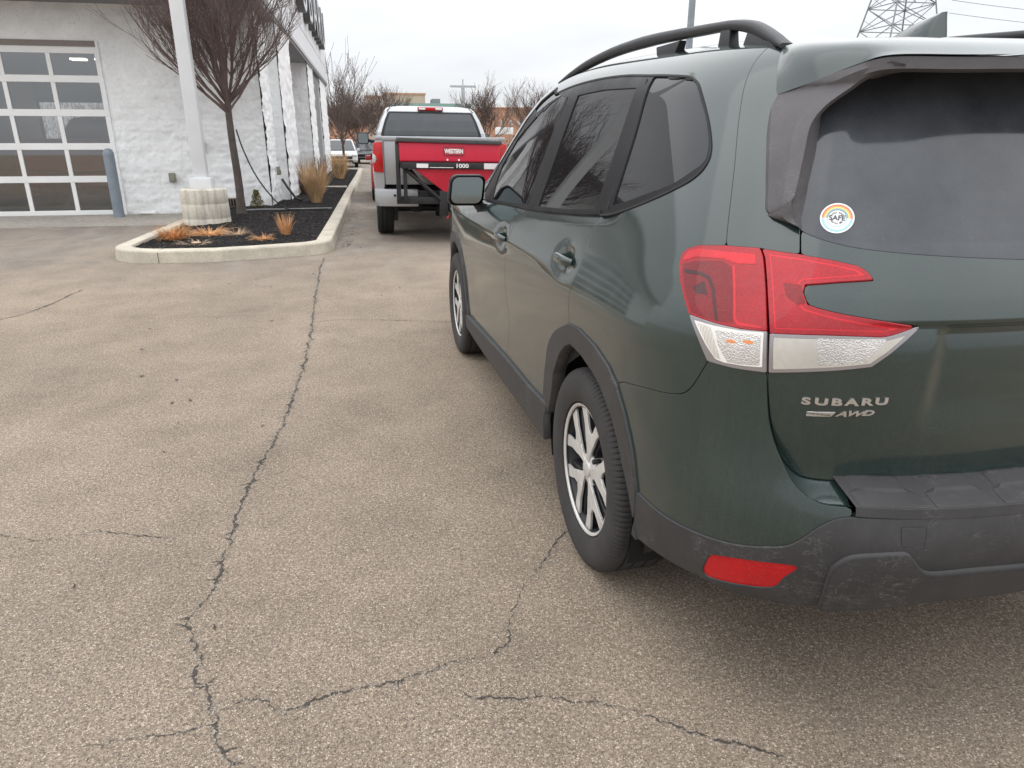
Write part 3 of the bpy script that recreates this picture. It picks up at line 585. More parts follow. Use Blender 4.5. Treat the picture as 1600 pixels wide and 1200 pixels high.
# ------------------------------------------------------------ planter
def offset_poly(p, d):
    p = np.array(p, float); n = len(p); out = []
    a = .5*np.sum(p[:, 0]*np.roll(p[:, 1], -1)-np.roll(p[:, 0], -1)*p[:, 1]); sg = 1 if a > 0 else -1
    for i in range(n):
        e0 = p[i]-p[i-1]; e1 = p[(i+1) % n]-p[i]; e0 /= np.linalg.norm(e0); e1 /= np.linalg.norm(e1)
        n0 = np.array([-e0[1], e0[0]]); n1 = np.array([-e1[1], e1[0]]); b = n0+n1; b /= max(1e-6, np.dot(b, b))/2
        out.append(p[i]+b*d*sg)
    return np.array(out)
arc = lambda cx, cy, r, a0, a1, n: [(cx+r*math.cos(R(a)), cy+r*math.sin(R(a))) for a in np.linspace(a0, a1, n)]
outer = [(-3.30, 15.86)]+arc(-2.62, 9.92, .70, 180, 268, 9)+[(-2.03, 9.18), (-1.5, 9.33)]+arc(-1.12, 9.98, .52, 285, 355, 8)+[(-.58, 13.0), (-.57, 20), (-.52, 30), (-.50, 37.5)]
inner = [(-3.12, 15.86)]+arc(-2.60, 9.96, .52, 180, 268, 9)+[(-2.03, 9.40), (-1.56, 9.53)]+arc(-1.14, 10.02, .32, 285, 355, 8)+[(-.80, 13.0), (-.78, 20), (-.72, 30), (-.70, 37.5)]
def kerb(outer, inner, h, name):
    m = MB(); o = np.array(outer); i = np.array(inner); r = .022
    def row(P_, z): return [(x, y, z) for x, y in P_]
    f = (i-o); f /= np.linalg.norm(f, axis=1, keepdims=True)
    rows = [row(o, 0), row(o+f*.012, h-r), row(o+f*.022, h-.006), row(o+f*(.022+r), h), row(i-f*r, h), row(i-f*.005, h-.008), row(i, h-.03), row(i, 0)]
    for a, b in zip(rows[:-1], rows[1:]): m.strip(a, b)
    return m.build(name, M['curb'], None, ang=50)
kb = kerb(outer, inner, .15, 'kerb'); kb['kind'] = 'structure'
m = MB(); m.box(-2.2, -.80, 22.3, 22.55, 0, .152); kc = m.build('kerb', M['curb'], None, bevel=.02); kc['kind'] = 'structure'
jm = MB()     # joints in the kerb
for (x, y), (x2, y2) in (((-2.64, 9.21), (-2.61, 9.43)), ((-.60, 12.2), (-.80, 12.2)), ((-.585, 15.2), (-.79, 15.2)), ((-.58, 18.4), (-.78, 18.4)), ((-.57, 22), (-.77, 22))):
    d = Vector((x2-x, y2-y, 0)).normalized(); q = Vector((-d.y, d.x, 0))*.004; a = Vector((x, y, 0))-d*.003; b = Vector((x2, y2, 0))
    jm.add([tuple(a-q), tuple(a+q), tuple(a+q+Vector((0, 0, .130))), tuple(a-q+Vector((0, 0, .130)))], [(0, 1, 2, 3)])
    a = a+d*.05; jm.add([tuple(a-q+Vector((0, 0, .1515))), tuple(a+q+Vector((0, 0, .1515))), tuple(b-d*.02+q+Vector((0, 0, .1515))), tuple(b-d*.02-q+Vector((0, 0, .1515)))], [(0, 1, 2, 3)])
jm.build('kerb_joint', crm, None, smooth=False)['kind'] = 'structure'
def mulch():
    m, t, p = newmat('dark_mulch'); o = N(t, 'ShaderNodeTexCoord').outputs['Object']
    v = N(t, 'ShaderNodeTexVoronoi', {'Vector': o, 'Scale': 38.}); n = noise(t, o, 25, 5, .7); sc = N(t, 'ShaderNodeSeparateColor', {0: v.outputs['Color']})
    t.links.new(ramp(t, sc.outputs[0], [(0, (.006, .006, .007)), (.75, (.020, .018, .018)), (.93, (.045, .038, .032)), (1, (.13, .11, .09))]).outputs[0], p.inputs['Base Color'])
    p.inputs['Roughness'].default_value = .95; p.inputs['Specular IOR Level'].default_value = .15; bump(t, p, math_(t, 'ADD', v.outputs['Distance'], n.outputs[0]), 1., .03); return m
M['mulch'] = mulch()
inn = np.array(inner+[(-3.4, 37.5), (-3.4, 15.9)])
xs = np.arange(-3.4, -.66, .045); ys = np.arange(9.35, 37.5, .06); V = []; idx = {}; m = MB(); F = []
XX, YY = np.meshgrid(xs, ys, indexing='ij'); D = sdf(XX, YY, inn)
for i in range(len(xs)):
    for j in range(len(ys)):
        if D[i, j] > -.10: idx[(i, j)] = len(V); x, y = XX[i, j], YY[i, j]; V.append((x, y, .105+.012*mn.noise(Vector((x*1.7, y*1.7, 0)))+.016*mn.noise(Vector((x*14, y*14, 3)))+.03*min(1, max(0, D[i, j])/.6)))
for (i, j) in idx:
    if all(k in idx for k in ((i+1, j), (i, j+1), (i+1, j+1))): F.append((idx[(i, j)], idx[(i+1, j)], idx[(i+1, j+1)], idx[(i, j+1)]))
V = [v for v in V]; m.add(V, F); mu = m.build('mulch_bed', M['mulch'], None, smooth=False); mu['kind'] = 'stuff'
# ------------------------------------------------------------ building
def blockwall():
    m, t, p = newmat('painted_split_block'); o = N(t, 'ShaderNodeTexCoord').outputs['Object']
    n = noise(t, o, 2.2, 6, .6); n2 = noise(t, o, 22, 5, .65)
    k = mixc(t, 1., (.86, .87, .87), ramp(t, n.outputs[0], [(.3, .90), (.7, 1.05)]).outputs[0], 'MULTIPLY')
    k = mixc(t, ramp(t, n2.outputs[0], [(.30, .45), (.42, 0.)]).outputs[0], k, (.36, .37, .38))
    t.links.new(k, p.inputs['Base Color']); p.inputs['Roughness'].default_value = .75; bump(t, p, n2.outputs[0], .5, .02); return m
M['block'] = blockwall(); M['fascia'] = simple('white_metal_panel', (.68, .69, .71), .45, 0, .03, 1)
M['soffit'] = simple('grey_soffit', (.20, .205, .215), .6, 0, .05)
def rough(mb, p0, p1, z0, z1, out, amp=.038, hole=None, step=.035):
    """a face of split-face blocks between two plan points, standing out along 'out'"""
    p0, p1, out = Vector(p0), Vector(p1), Vector(out); L = (p1-p0).length; nx = max(2, int(L/step)); nz = max(2, int((z1-z0)/step)); V = []
    for i in range(nx+1):
        for j in range(nz+1):
            q = p0+(p1-p0)*(i/nx); z = z0+(z1-z0)*j/nz; s = L*i/nx
            row = math.floor(z/.2); bx = math.floor((s+(row % 2)*.2)/.4); fx = ((s+(row % 2)*.2)/.4) % 1; fz = (z/.2) % 1
            jn = min(1, min(fz, 1-fz)/.12)*.42+.58
            h = (mn.noise(Vector((q.x*4, q.y*4, z*5+bx*.0)))*.5+.5)+.55*mn.noise(Vector((q.x*17, q.y*17, z*21)))+.35*abs(mn.noise(Vector((bx*1.7, row*2.3, 5))))
            e = min(1, min(i, nx-i)/1.5)*0+1
            V.append(tuple(q+out*(amp*h*jn*e)+Vector((0, 0, z))))
    F = []
    for i in range(nx):
        for j in range(nz): F.append((i*(nz+1)+j, (i+1)*(nz+1)+j, (i+1)*(nz+1)+j+1, i*(nz+1)+j+1))
    mb.add(V, F)
bld = thing('service_building', 'white painted split-block building with a white metal fascia and glass roll-up door', 'building', (-5, 16, 0))
BO = Vector((5, -16, 0))
w_ = MB()
S_ = (0, -1, 0); E_ = (1, 0, 0)
rough(w_, (-5.04, 15.92, 0), (-2.14, 15.92, 0), 0, 3.88, S_); rough(w_, (-8.5, 15.92, 0), (-5.04, 15.92, 0), 3.22, 3.88, S_, step=.06)
rough(w_, (-13, 15.92, 0), (-8.5, 15.92, 0), 0, 3.88, S_, step=.12)
rough(w_, (-2.14, 15.88, 0), (-2.16, 17.55, 0), 0, 3.88, E_, .05); rough(w_, (-2.16, 17.55, 0), (-1.93, 17.55, 0), 0, 3.88, S_, .03); rough(w_, (-1.93, 17.5, 0), (-1.93, 20.2, 0), 0, 3.88, E_, .05, step=.05)
rough(w_, (-1.93, 20.2, 0), (-3.4, 20.2, 0), 0, 3.88, (0, 1, 0), .02, step=.1)
rough(w_, (-3.4, 26.0, 0), (-1.96, 26.0, 0), 0, 3.88, S_, .05, step=.05); rough(w_, (-1.96, 25.95, 0), (-1.96, 28.4, 0), 0, 3.88, E_, .05, step=.06)
rough(w_, (-3.4, 20.2, 0), (-3.4, 26, 0), 0, 3.88, E_, .04, step=.1)
rough(w_, (-2.6, 28.4, 0), (-2.6, 32, 0), 0, 3.88, E_, .04, step=.1); rough(w_, (-2.6, 31.9, 0), (-1.96, 31.9, 0), 0, 3.88, S_, .05, step=.06); rough(w_, (-1.96, 31.9, 0), (-1.96, 36.2, 0), 0, 3.88, E_, .05, step=.07)
w_.v = [(x+BO.x, y+BO.y, z) for x, y, z in w_.v]; w_.build('block_wall', M['block'], bld, smooth=True, ang=180)
def bbox(name, mat, *a, bevel=0., par=None):
    m = MB(); x0, x1, y0, y1, z0, z1 = a; m.box(x0+BO.x, x1+BO.x, y0+BO.y, y1+BO.y, z0, z1); return m.build(name, mat, par or bld, bevel=bevel, smooth=bool(bevel))
bbox('fascia', M['fascia'], -14, -1.86, 14.9, 36.5, 3.93, 6.6)
bbox('soffit', M['soffit'], -13.98, -1.88, 14.92, 36.48, 3.86, 3.928)
bbox('fascia_trim', simple('grey_trim', (.38, .39, .41), .5), -1.858, -1.845, 14.9, 36.5, 3.93, 4.02)
bbox('fascia_trim', simple('grey_trim', (.45, .46, .47), .5), -1.858, -1.852, 14.9, 36.5, 4.62, 4.64)
bbox('wall_body', M['soffit'], -13, -3.45, 24.3, 36.2, 0, 3.85); bbox('wall_body', M['soffit'], -3.44, -2.0, 26.1, 36.1, 0, 3.85); bbox('wall_body', M['soffit'], -3.4, -2.15, 16.1, 20.1, 0, 3.85)
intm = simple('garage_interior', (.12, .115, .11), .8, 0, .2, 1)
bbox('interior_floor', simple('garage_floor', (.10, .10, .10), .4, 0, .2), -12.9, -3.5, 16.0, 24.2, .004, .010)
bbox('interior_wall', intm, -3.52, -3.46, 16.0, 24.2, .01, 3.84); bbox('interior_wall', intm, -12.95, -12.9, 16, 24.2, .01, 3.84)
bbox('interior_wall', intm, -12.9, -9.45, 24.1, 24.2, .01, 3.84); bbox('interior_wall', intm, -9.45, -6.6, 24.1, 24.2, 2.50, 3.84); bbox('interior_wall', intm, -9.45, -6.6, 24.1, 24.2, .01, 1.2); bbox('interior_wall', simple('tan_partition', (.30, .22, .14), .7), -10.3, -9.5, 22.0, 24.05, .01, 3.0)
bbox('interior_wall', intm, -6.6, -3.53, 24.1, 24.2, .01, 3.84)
# daylight and trees beyond the far garage wall, painted as a glowing panel
wm_, wt, wp = newmat('far_window_glow'); wp.inputs['Base Color'].default_value = (.02, .02, .02, 1)
wo_ = N(wt, 'ShaderNodeTexCoord').outputs['Object']; mpw = N(wt, 'ShaderNodeMapping', {'Vector': wo_, 'Scale': (9, 1, 2.6)}); wr_ = ramp(wt, noise(wt, mpw.outputs[0], 2.2, 6, .7, 1.5).outputs[0], [(.42, (.22, .17, .15)), (.55, (.8, .8, .82))]); wt.links.new(wr_.outputs[0], wp.inputs['Emission Color']); wp.inputs['Emission Strength'].default_value = .9
bbox('far_window', wm_, -9.45, -6.6, 24.14, 24.16, 1.2, 2.5)
lm_, lt, lp = newmat('strip_light'); lp.inputs['Emission Color'].default_value = (1, .95, .80, 1); lp.inputs['Emission Strength'].default_value = 5
for x in (-6.35, -5.85): bbox('ceiling_lamp', lm_, x, x+.30, 18.2, 18.4, 3.10, 3.14)
# roll-up door
gd = thing('garage_door', 'white framed glass roll-up door in five rows of panes', 'garage door', (-6.8, 15.9, 0))
M['white'] = simple('white_enamel', (.80, .80, .79), .4, 0, .05, 2)
pg, pt_, pp = newmat('door_glass'); pt_.nodes.remove(pp); tr = N(pt_, 'ShaderNodeBsdfTransparent', {0: (.40, .415, .415, 1)}); gl_ = N(pt_, 'ShaderNodeBsdfGlossy', {0: (.9, .92, .94, 1), 'Roughness': .015})
fr_ = N(pt_, 'ShaderNodeFresnel', {'IOR': 1.6}); fa = math_(pt_, 'ADD', math_(pt_, 'MULTIPLY', fr_.outputs[0], 1.2), .17, clamp=True); ms = N(pt_, 'ShaderNodeMixShader', {0: fa, 1: tr.outputs[0], 2: gl_.outputs[0]}); pt_.links.new(ms.outputs[0], [n for n in pt_.nodes if n.type == 'OUTPUT_MATERIAL'][0].inputs[0])
GX = -6.8; rowsz = [.03, .70, 1.32, 1.94, 2.55, 3.06]; colx = [-9.24, -8.42, -7.60, -6.76, -5.92, -5.06]
f = MB()
for i, z in enumerate(rowsz): 
    f.box(-9.3-GX, -5.04-GX, 0.001*i, .055, (z-.062 if i else 0), z+.062)
dfr = f.build('door_rail', M['white'], gd, bevel=.006, smooth=False)
f = MB()
for i, x in enumerate(colx):
    for a, b in zip(rowsz[:-1], rowsz[1:]): f.box(x-.038-GX, x+.038-GX, .008, .050, a+.063, b-.063)
f.build('door_stile', M['white'], gd, smooth=False)
for a, b in zip(rowsz[:-1], rowsz[1:]):
    for x, x2 in zip(colx[:-1], colx[1:]):
        q = MB(); q.add([(x+.028-GX, .026, a+.05), (x2-.028-GX, .026, a+.05), (x2-.028-GX, .026, b-.05), (x+.028-GX, .026, b-.05)], [(0, 1, 2, 3)]); q.build('pane', pg, gd, smooth=False)
f = MB(); f.box(-9.3-GX, -5.04-GX, -.02, .06, 3.12, 3.22); f.build('door_header', simple('taupe_header', (.22, .19, .17), .6), gd)
f = MB(); f.box(-5.045-GX, -5.0-GX, -.03, .08, 0, 3.22); f.build('door_jamb', M['block'], gd)
# fascia letters
lt_ = thing('wall_sign', 'large channel letters with dark returns high on the white fascia', 'sign', (-1.85, 28, 4.9))
lface = simple('sign_white_face', (.62, .63, .65), .4); lret = simple('sign_dark_return', (.10, .105, .11), .5)
for i, ch in enumerate('SUBARU'):
    yy = -6.6+i*2.25; mt = Matrix(((0, 0, 1, .10), (1, 0, 0, yy), (0, 1, 0, .75), (0, 0, 0, 1)))
    a = text('letter', ch, 2.0, lret, lt_, mt, .10, .03, 1.35); mt2 = mt.copy(); mt2[0][3] = .205; text('letter_face', ch, 2.0, lface, a, mt2, .004, -.01, 1.35)
# small fittings on and by the wall
def utility(name, label, cat, parts, loc):
    e = thing(name, label, cat, loc)
    for nm, mat, a, bv in parts:
        q = MB(); q.box(*a); q.build(nm, mat, e, bevel=bv)
    return e
gb_ = simple('olive_grey_box', (.22, .22, .17), .6); cb_ = simple('cream_box', (.50, .49, .42), .6)
utility('outlet_box', 'small olive weatherproof outlet box low on the white wall between door and pole', 'outlet', [('box_body', gb_, (-.06, .06, -.08, 0, -.09, .09), .008), ('box_lid', gb_, (-.052, .052, -.10, -.082, -.08, .02), .006)], (-4.02, 15.87, .72))
utility('outlet_box', 'cream square outlet box on the white wall right of the white pole', 'outlet', [('box_body', cb_, (-.065, .065, -.08, 0, -.10, .10), .008), ('box_lid', cb_, (-.055, .055, -.10, -.082, -.09, .02), .006)], (-3.38, 15.87, 1.34))
utility('outlet_box', 'small olive outlet box on the corner pier beyond the tree', 'outlet', [('box_body', gb_, (0, .07, -.06, .06, -.09, .09), .008), ('box_lid', gb_, (.072, .09, -.05, .05, -.08, .02), .006)], (-2.10, 16.9, .80))
utility('floor_vent', 'dark slotted vent at the foot of the wall behind the concrete base', 'vent', [('vent_frame', simple('bronze_vent', (.16, .13, .10), .5), (-.12, .12, -.05, 0, -.09, .09), .004)]+[('slot', M['dark'], (-.105+i*.055, -.07+i*.055, -.056, -.051, -.07, .07), 0) for i in range(4)], (-2.95, 15.87, .21))
pv = thing('ground_pipe', 'short white pipe lying at the foot of the wall by the bollard', 'pipe', (-4.55, 15.7, .04)); q = MB(); q.tube([(-.14, 0, 0), (.12, 0, 0)], .032, 12); q.build('pipe_body', M['white'], pv); q = MB(); q.tube([(.08, 0, 0), (.15, 0, 0)], .040, 12); q.build('end_cap', M['white'], pv)
# bollard
bo = thing('bollard', 'grey steel bollard with a domed top at the garage door corner', 'bollard', (-4.97, 15.30, 0)); bm2 = simple('grey_bollard_paint', (.20, .235, .27), .5, 0, .12, 5)
q = MB(); q.lathe([(.098, 0), (.098, 1.17)], 28, 'z'); q.build('post', bm2, bo); q = MB(); q.lathe([(.100, 1.165), (.098, 1.21), (.075, 1.262), (.035, 1.285), (.0, 1.29)], 28, 'z'); q.build('domed_cap', bm2, bo)
# lamp pole on its concrete base
lpole = thing('light_pole', 'square white steel light pole standing in the planter', 'light pole', (-2.78, 12.72, .68)); wp_ = simple('white_pole_paint', (.66, .67, .68), .42, 0, .04, 3)
q = MB(); q.box(-.10, .10, -.10, .10, .0, 7.6); q.build('shaft', wp_, lpole, bevel=.015); q = MB(); q.box(-.165, .165, -.165, .165, 0, .17); q.build('base_cover', wp_, lpole, bevel=.012)
q = MB(); q.box(-.45, .45, -.16, .16, 7.6, 7.75); q.build('lamp_head', wp_, lpole, bevel=.02)
lb = thing('pole_base', 'stained round concrete base under the white light pole', 'concrete base', (-2.78, 12.72, 0)); q = MB(); q.lathe([(.375, 0), (.3715, .205), (.3695, .209), (.3712, .213), (.3675, .44), (.3655, .444), (.3672, .448), (.364, .655), (.354, .672), (.336, .680), (0, .684)], 64, 'z'); q.build('pier', M['ped'], lb, ang=70)
# ------------------------------------------------------------ trees
M['bark'] = simple('grey_brown_bark', (.085, .068, .060), .9, 0, .3, 10, bmp=.5, bscale=30); M['twig'] = simple('reddish_twigs', (.14, .098, .090), .85, 0, .25, 3)
M['twig2'] = simple('brown_twigs', (.13, .095, .08), .85, 0, .25, 3)
def tree(name, label, loc, H, fork, trunk_r, spread, seed, n_main=13, depth=4, group=None, twig=None, lean=.0, up=.55, seg0=5, tropism=.10, min_r=.0018, upto=1.0, lenf=1.0):
    e = thing(name, label, 'tree', loc, 0, group); r = random.Random(seed); t = MB()
    pts = [(lean*z/fork*.3+.012*math.sin(z*3), .01*math.cos(z*2.3), z) for z in np.linspace(0, fork, 9)]; rad = [trunk_r*(1.25 if i == 0 else 1-.035*i) for i in range(9)]
    t.tube(pts, rad, 12); top = Vector(pts[-1]); t.build('trunk', M['bark'], e)
    c = MB(); tot = H-fork
    def grow(p, d, L, rad_, lev):
        n = max(4, int(7-lev)); P_ = [p.copy()]; q = p.copy(); dd = d.copy()
        for i in range(n):
            dd = (dd+Vector((r.gauss(0, .07), r.gauss(0, .07), r.gauss(0, .04)+tropism*(1.1-dd.z)))).normalized(); q = q+dd*(L/n); P_.append(q.copy())
        r1 = max(min_r, rad_*.55); rr_ = [rad_+(r1-rad_)*(i/n) for i in range(n+1)]
        c.tube(P_, rr_, 6 if lev == 0 else (4 if lev == 1 else 3), cap=False)
        if lev >= depth: return
        k = (5, 6, 5, 4, 3)[min(lev, 4)]
        for j in range(k):
            i = min(n, max(1, int(round(n*(.22+.78*(j+r.random()*.7)/k))))); b = P_[i]; dl = (P_[i]-P_[i-1]).normalized()
            ax = Vector((r.gauss(0, 1), r.gauss(0, 1), r.gauss(0, .5))); ax = (ax-dl*ax.dot(dl)).normalized(); a = R(r.uniform(16, 38))
            nd = (dl*math.cos(a)+ax*math.sin(a)); nd.z += .12; nd.normalize(); grow(b, nd, L*r.uniform(.50, .72), max(min_r, rr_[i]*.58), lev+1)
    for k in range(n_main):
        a = 2*math.pi*(k*.618+r.random()*.1); tilt = R(12+(spread)*(k/(n_main-1))**.8); z = fork*(.86+.22*r.random()) if k > 2 else fork
        p = Vector((0, 0, min(z, fork)))+Vector((top.x, top.y, 0)); d = Vector((math.cos(a)*math.sin(tilt), math.sin(a)*math.sin(tilt), math.cos(tilt)))
        grow(p, d, tot*r.uniform(.42, .56)*lenf, trunk_r*r.uniform(.26, .42), 0)
    c.build('crown', twig or M['twig'], e, smooth=True, ang=180); return e
tree('bare_tree', 'bare vase-shaped tree in the planter beside the white pole', (-2.48, 14.2, .12), 4.9, 1.95, .078, 47, 5, 20, 3, min_r=.0026, tropism=.13, lenf=1.08)
# ------------------------------------------------------------ planting
M['straw'] = simple('dry_ornamental_grass', (.56, .38, .21), .8, 0, .35, 3); M['straw2'] = simple('orange_dry_grass', (.60, .32, .14), .8, 0, .3, 4); M['pale'] = simple('pale_dead_grass', (.50, .36, .24), .85, 0, .3, 6)
def tuft(name, label, loc, n, h, spread, base, mat, seed, droop=.5, wid=.006, flat=1., group=None):
    """fountain of arching blades; flat=1 upright, towards 0 combed down"""
    e = thing(name, label, 'grass', loc, 0, group); r = random.Random(seed); m = MB()
    wind = Vector((r.gauss(0, .12), r.gauss(0, .12), 0))
    for k in range(n):
        a = r.uniform(0, 2*math.pi); b = base*math.sqrt(r.random()); p = Vector((b*math.cos(a), b*math.sin(a), 0)); L = h*r.uniform(.40, 1.12)
        th = R(abs(r.gauss(0, 11 if flat > .9 else 26))+3)*(1 if flat > .7 else 1.6)+R(70)*(1-flat); th = min(th, R(88)); bend = R(r.uniform(10, 75))*(droop+.35); a2 = a+r.gauss(0, .5); d = Vector((math.cos(a2), math.sin(a2), 0))+wind; pr = [p.copy()]
        for i in range(5):
            t = min(th+bend*((i+.5)/5)**2, R(112)); p = p+(d*math.sin(t)+Vector((0, 0, math.cos(t))))*(L/5); p.z = max(p.z, .004+.01*r.random()); pr.append(p.copy())
        s_ = Vector((-d.y+r.gauss(0, .5), d.x+r.gauss(0, .5), r.gauss(0, .2))).normalized(); ws = [wid*.8, wid, wid*.9, wid*.7, wid*.45, wid*.12]
        m.strip([tuple(q-s_*w_*.5) for q, w_ in zip(pr, ws)], [tuple(q+s_*w_*.5) for q, w_ in zip(pr, ws)])
    m.build('blades', mat, e, smooth=False)
    m = MB(); m.lathe([(base*.6, -.02), (base*.5, .02), (0, .03)], 10, 'z'); m.build('root_clump', mat, e); return e
tuft('ornamental_grass', 'tall upright clump of tan dry grass nearest the truck', (-1.28, 16.6, .12), 700, .95, .42, .11, M['straw'], 3, .25, .008)
tuft('ornamental_grass', 'smaller tan clump beyond the cross kerb', (-1.22, 27.6, .12), 520, .95, .55, .16, M['straw'], 4, .2, .016)
tuft('ornamental_grass', 'dry brown seed-head plant against the corner pier', (-1.72, 19.6, .12), 260, 1.0, .45, .15, simple('brown_seed_heads', (.20, .12, .085), .9, 0, .3), 5, .3, .012)
tuft('ornamental_grass', 'brown dry plant far along the wall by the last pier', (-1.7, 24.6, .12), 240, .9, .45, .15, simple('brown_seed_heads', (.22, .13, .09), .9, 0, .3), 15, .3, .014)
tuft('dry_grass', 'wide flattened orange tuft in the left corner of the bed', (-2.78, 10.55, .12), 460, .30, .28, .13, M['straw2'], 6, .8, .006, .72)
tuft('dry_grass', 'flattened orange tuft in front of the concrete base', (-2.40, 11.0, .13), 420, .30, .36, .16, M['straw2'], 7, 1., .006, .35)
tuft('dry_grass', 'small upright orange tuft at the right of the bed', (-1.30, 10.75, .12), 190, .32, .15, .06, M['straw2'], 8, .2, .006)
tuft('dry_grass', 'low tan clump midway along the bed', (-2.02, 10.95, .12), 260, .20, .20, .10, M['pale'], 9, 1., .006, .45)
tuft('dry_grass', 'low tan clump beside the upright orange tuft', (-1.55, 10.3, .12), 220, .18, .15, .07, M['straw2'], 10, .9, .006, .5)
tuft('dry_grass', 'scrap of pale grass lying close to the front kerb', (-2.38, 10.05, .12), 160, .22, .26, .12, M['pale'], 12, 1.1, .006, .1)
sh = thing('small_shrub', 'small olive evergreen shrub at the foot of the wall by the tree', 'shrub', (-2.38, 15.5, .10)); m = MB(); r_ = random.Random(2)
for k in range(900):
    z = r_.random(); rad = .17*(1-z*.75)*math.sqrt(r_.uniform(.0, 1)); a = r_.uniform(0, 6.3); p = Vector((rad*math.cos(a), rad*math.sin(a), .04+z*.34)); d = Vector((r_.gauss(0, 1), r_.gauss(0, 1), r_.gauss(0, 1))).normalized()*.022; e_ = Vector((r_.gauss(0, 1), r_.gauss(0, 1), r_.gauss(0, 1))).normalized()*.009
    m.add([tuple(p-d), tuple(p+e_), tuple(p+d), tuple(p-e_)], [(0, 1, 2, 3)])
m.build('foliage', simple('olive_leaves', (.12, .10, .025), .7, 0, .5, 30), sh, smooth=False); m = MB(); m.tube([(0, 0, 0), (0, 0, .25)], [.012, .005], 6); m.build('stem', M['bark'], sh)
cbm = simple('black_cable', (.018, .018, .020), .55)
e = thing('cable', 'black cable drooping from the tree trunk to the mulch', 'cable', (-2.42, 14.15, 0)); m = MB(); m.tube(cr3([(.03, 0, 1.62), (.10, .05, 1.28), (.24, .15, .85), (.44, .25, .48), (.68, .35, .20), (.95, .45, .155), (1.5, .55, .15)], 8) if 'cr3' in globals() else [(.03, 0, 1.62), (.10, .05, 1.28), (.24, .15, .85), (.44, .25, .48), (.68, .35, .20), (.95, .45, .155), (1.5, .55, .15)], .013, 8); m.build('cable_run', cbm, e)
e = thing('drain_tube', 'short black drain tube leaning out from the pier onto the mulch', 'pipe', (-2.05, 17.3, 0)); m = MB(); m.tube([(0, 0, .60), (.12, -.15, .42), (.30, -.35, .20), (.42, -.45, .16)], .028, 10); m.build('tube_run', cbm, e)
e = thing('edging_hose', 'grey hose lying across the mulch from the tree to the kerb', 'hose', (-2.4, 14.6, .15)); m = MB(); m.tube([(-.2, .1, -.005), (.2, .05, .01), (.6, .12, .0), (1.0, .02, .012), (1.35, .12, .005), (1.55, .1, .01)], .016, 8); m.build('hose_run', simple('grey_hose', (.20, .20, .21), .6), e)
def lens_mat(name, col, metal, scale, bs, rough=.3, aniso=None, typ='vor', dirt=.05):
    m, t, p = newmat(name); o = N(t, 'ShaderNodeTexCoord').outputs['Object']
    sx = N(t, 'ShaderNodeSeparateXYZ', {0: o})
    if typ == 'vor':
        h = N(t, 'ShaderNodeTexVoronoi', {'Vector': o, 'Scale': scale}).outputs['Distance']
    else:
        mp = N(t, 'ShaderNodeMapping', {'Vector': o, 'Scale': aniso}); h = N(t, 'ShaderNodeTexWave', {'Vector': mp.outputs[0], 'Scale': 1., 'Distortion': .6, 'Detail': 1.}, bands_direction='X').outputs[0]
    n = noise(t, o, 8, 5); f = ramp(t, n.outputs[0], [(.3, .8), (.7, 1.1)]).outputs[0]
    v = mixc(t, 1., mixc(t, 1., col, f, 'MULTIPLY'), ramp(t, h, [(0, .55), (.6, 1.15)]).outputs[0], 'MULTIPLY')
    dn = ramp(t, noise(t, o, 90, 4).outputs[0], [(.5, 0.), (.8, 1.)]).outputs[0]
    t.links.new(mixc(t, math_(t, 'MULTIPLY', dn, dirt), v, (.3, .28, .26)), p.inputs['Base Color'])
    p.inputs['Metallic'].default_value = metal; p.inputs['Roughness'].default_value = rough
    p.inputs['Coat Weight'].default_value = .85; p.inputs['Coat Roughness'].default_value = .03
    if metal < .4: p.inputs['Specular IOR Level'].default_value = .1
    bump(t, p, h, bs, .01); return m
M['lred'] = lens_mat('red_lens', (.34, .003, .010), .15, 420, .10)
M['lred_dark'] = lens_mat('dark_red_lens', (.19, .001, .004), .2, 300, .2)
M['lred_hot'] = lens_mat('bright_red_light_guide', (.56, .006, .016), .1, 700, .05)
M['lclear'] = lens_mat('clear_faceted_lens', (.60, .58, .56), .6, 340, .22, .22)
M['lclear2'] = lens_mat('clear_ribbed_lens', (.70, .67, .61), .3, 90, .35, .28, (190, 190, 60), 'wave')
M['lwhite'] = simple('white_lens_frame', (.74, .72, .69), .3, 0, .05, coat=1)
M['lfin'] = lens_mat('maroon_fin', (.055, .003, .006), .1, 300, .1)
M['lrim'] = simple('pale_lens_rim', (.27, .25, .25), .18, .35, .1, coat=1)
M['amber'] = simple('amber_bulb', (.70, .22, .05), .3, 0, .1, coat=1)
M['refl'] = lens_mat('red_reflector', (.50, .003, .008), .0, 900, .1, .25, dirt=.06)

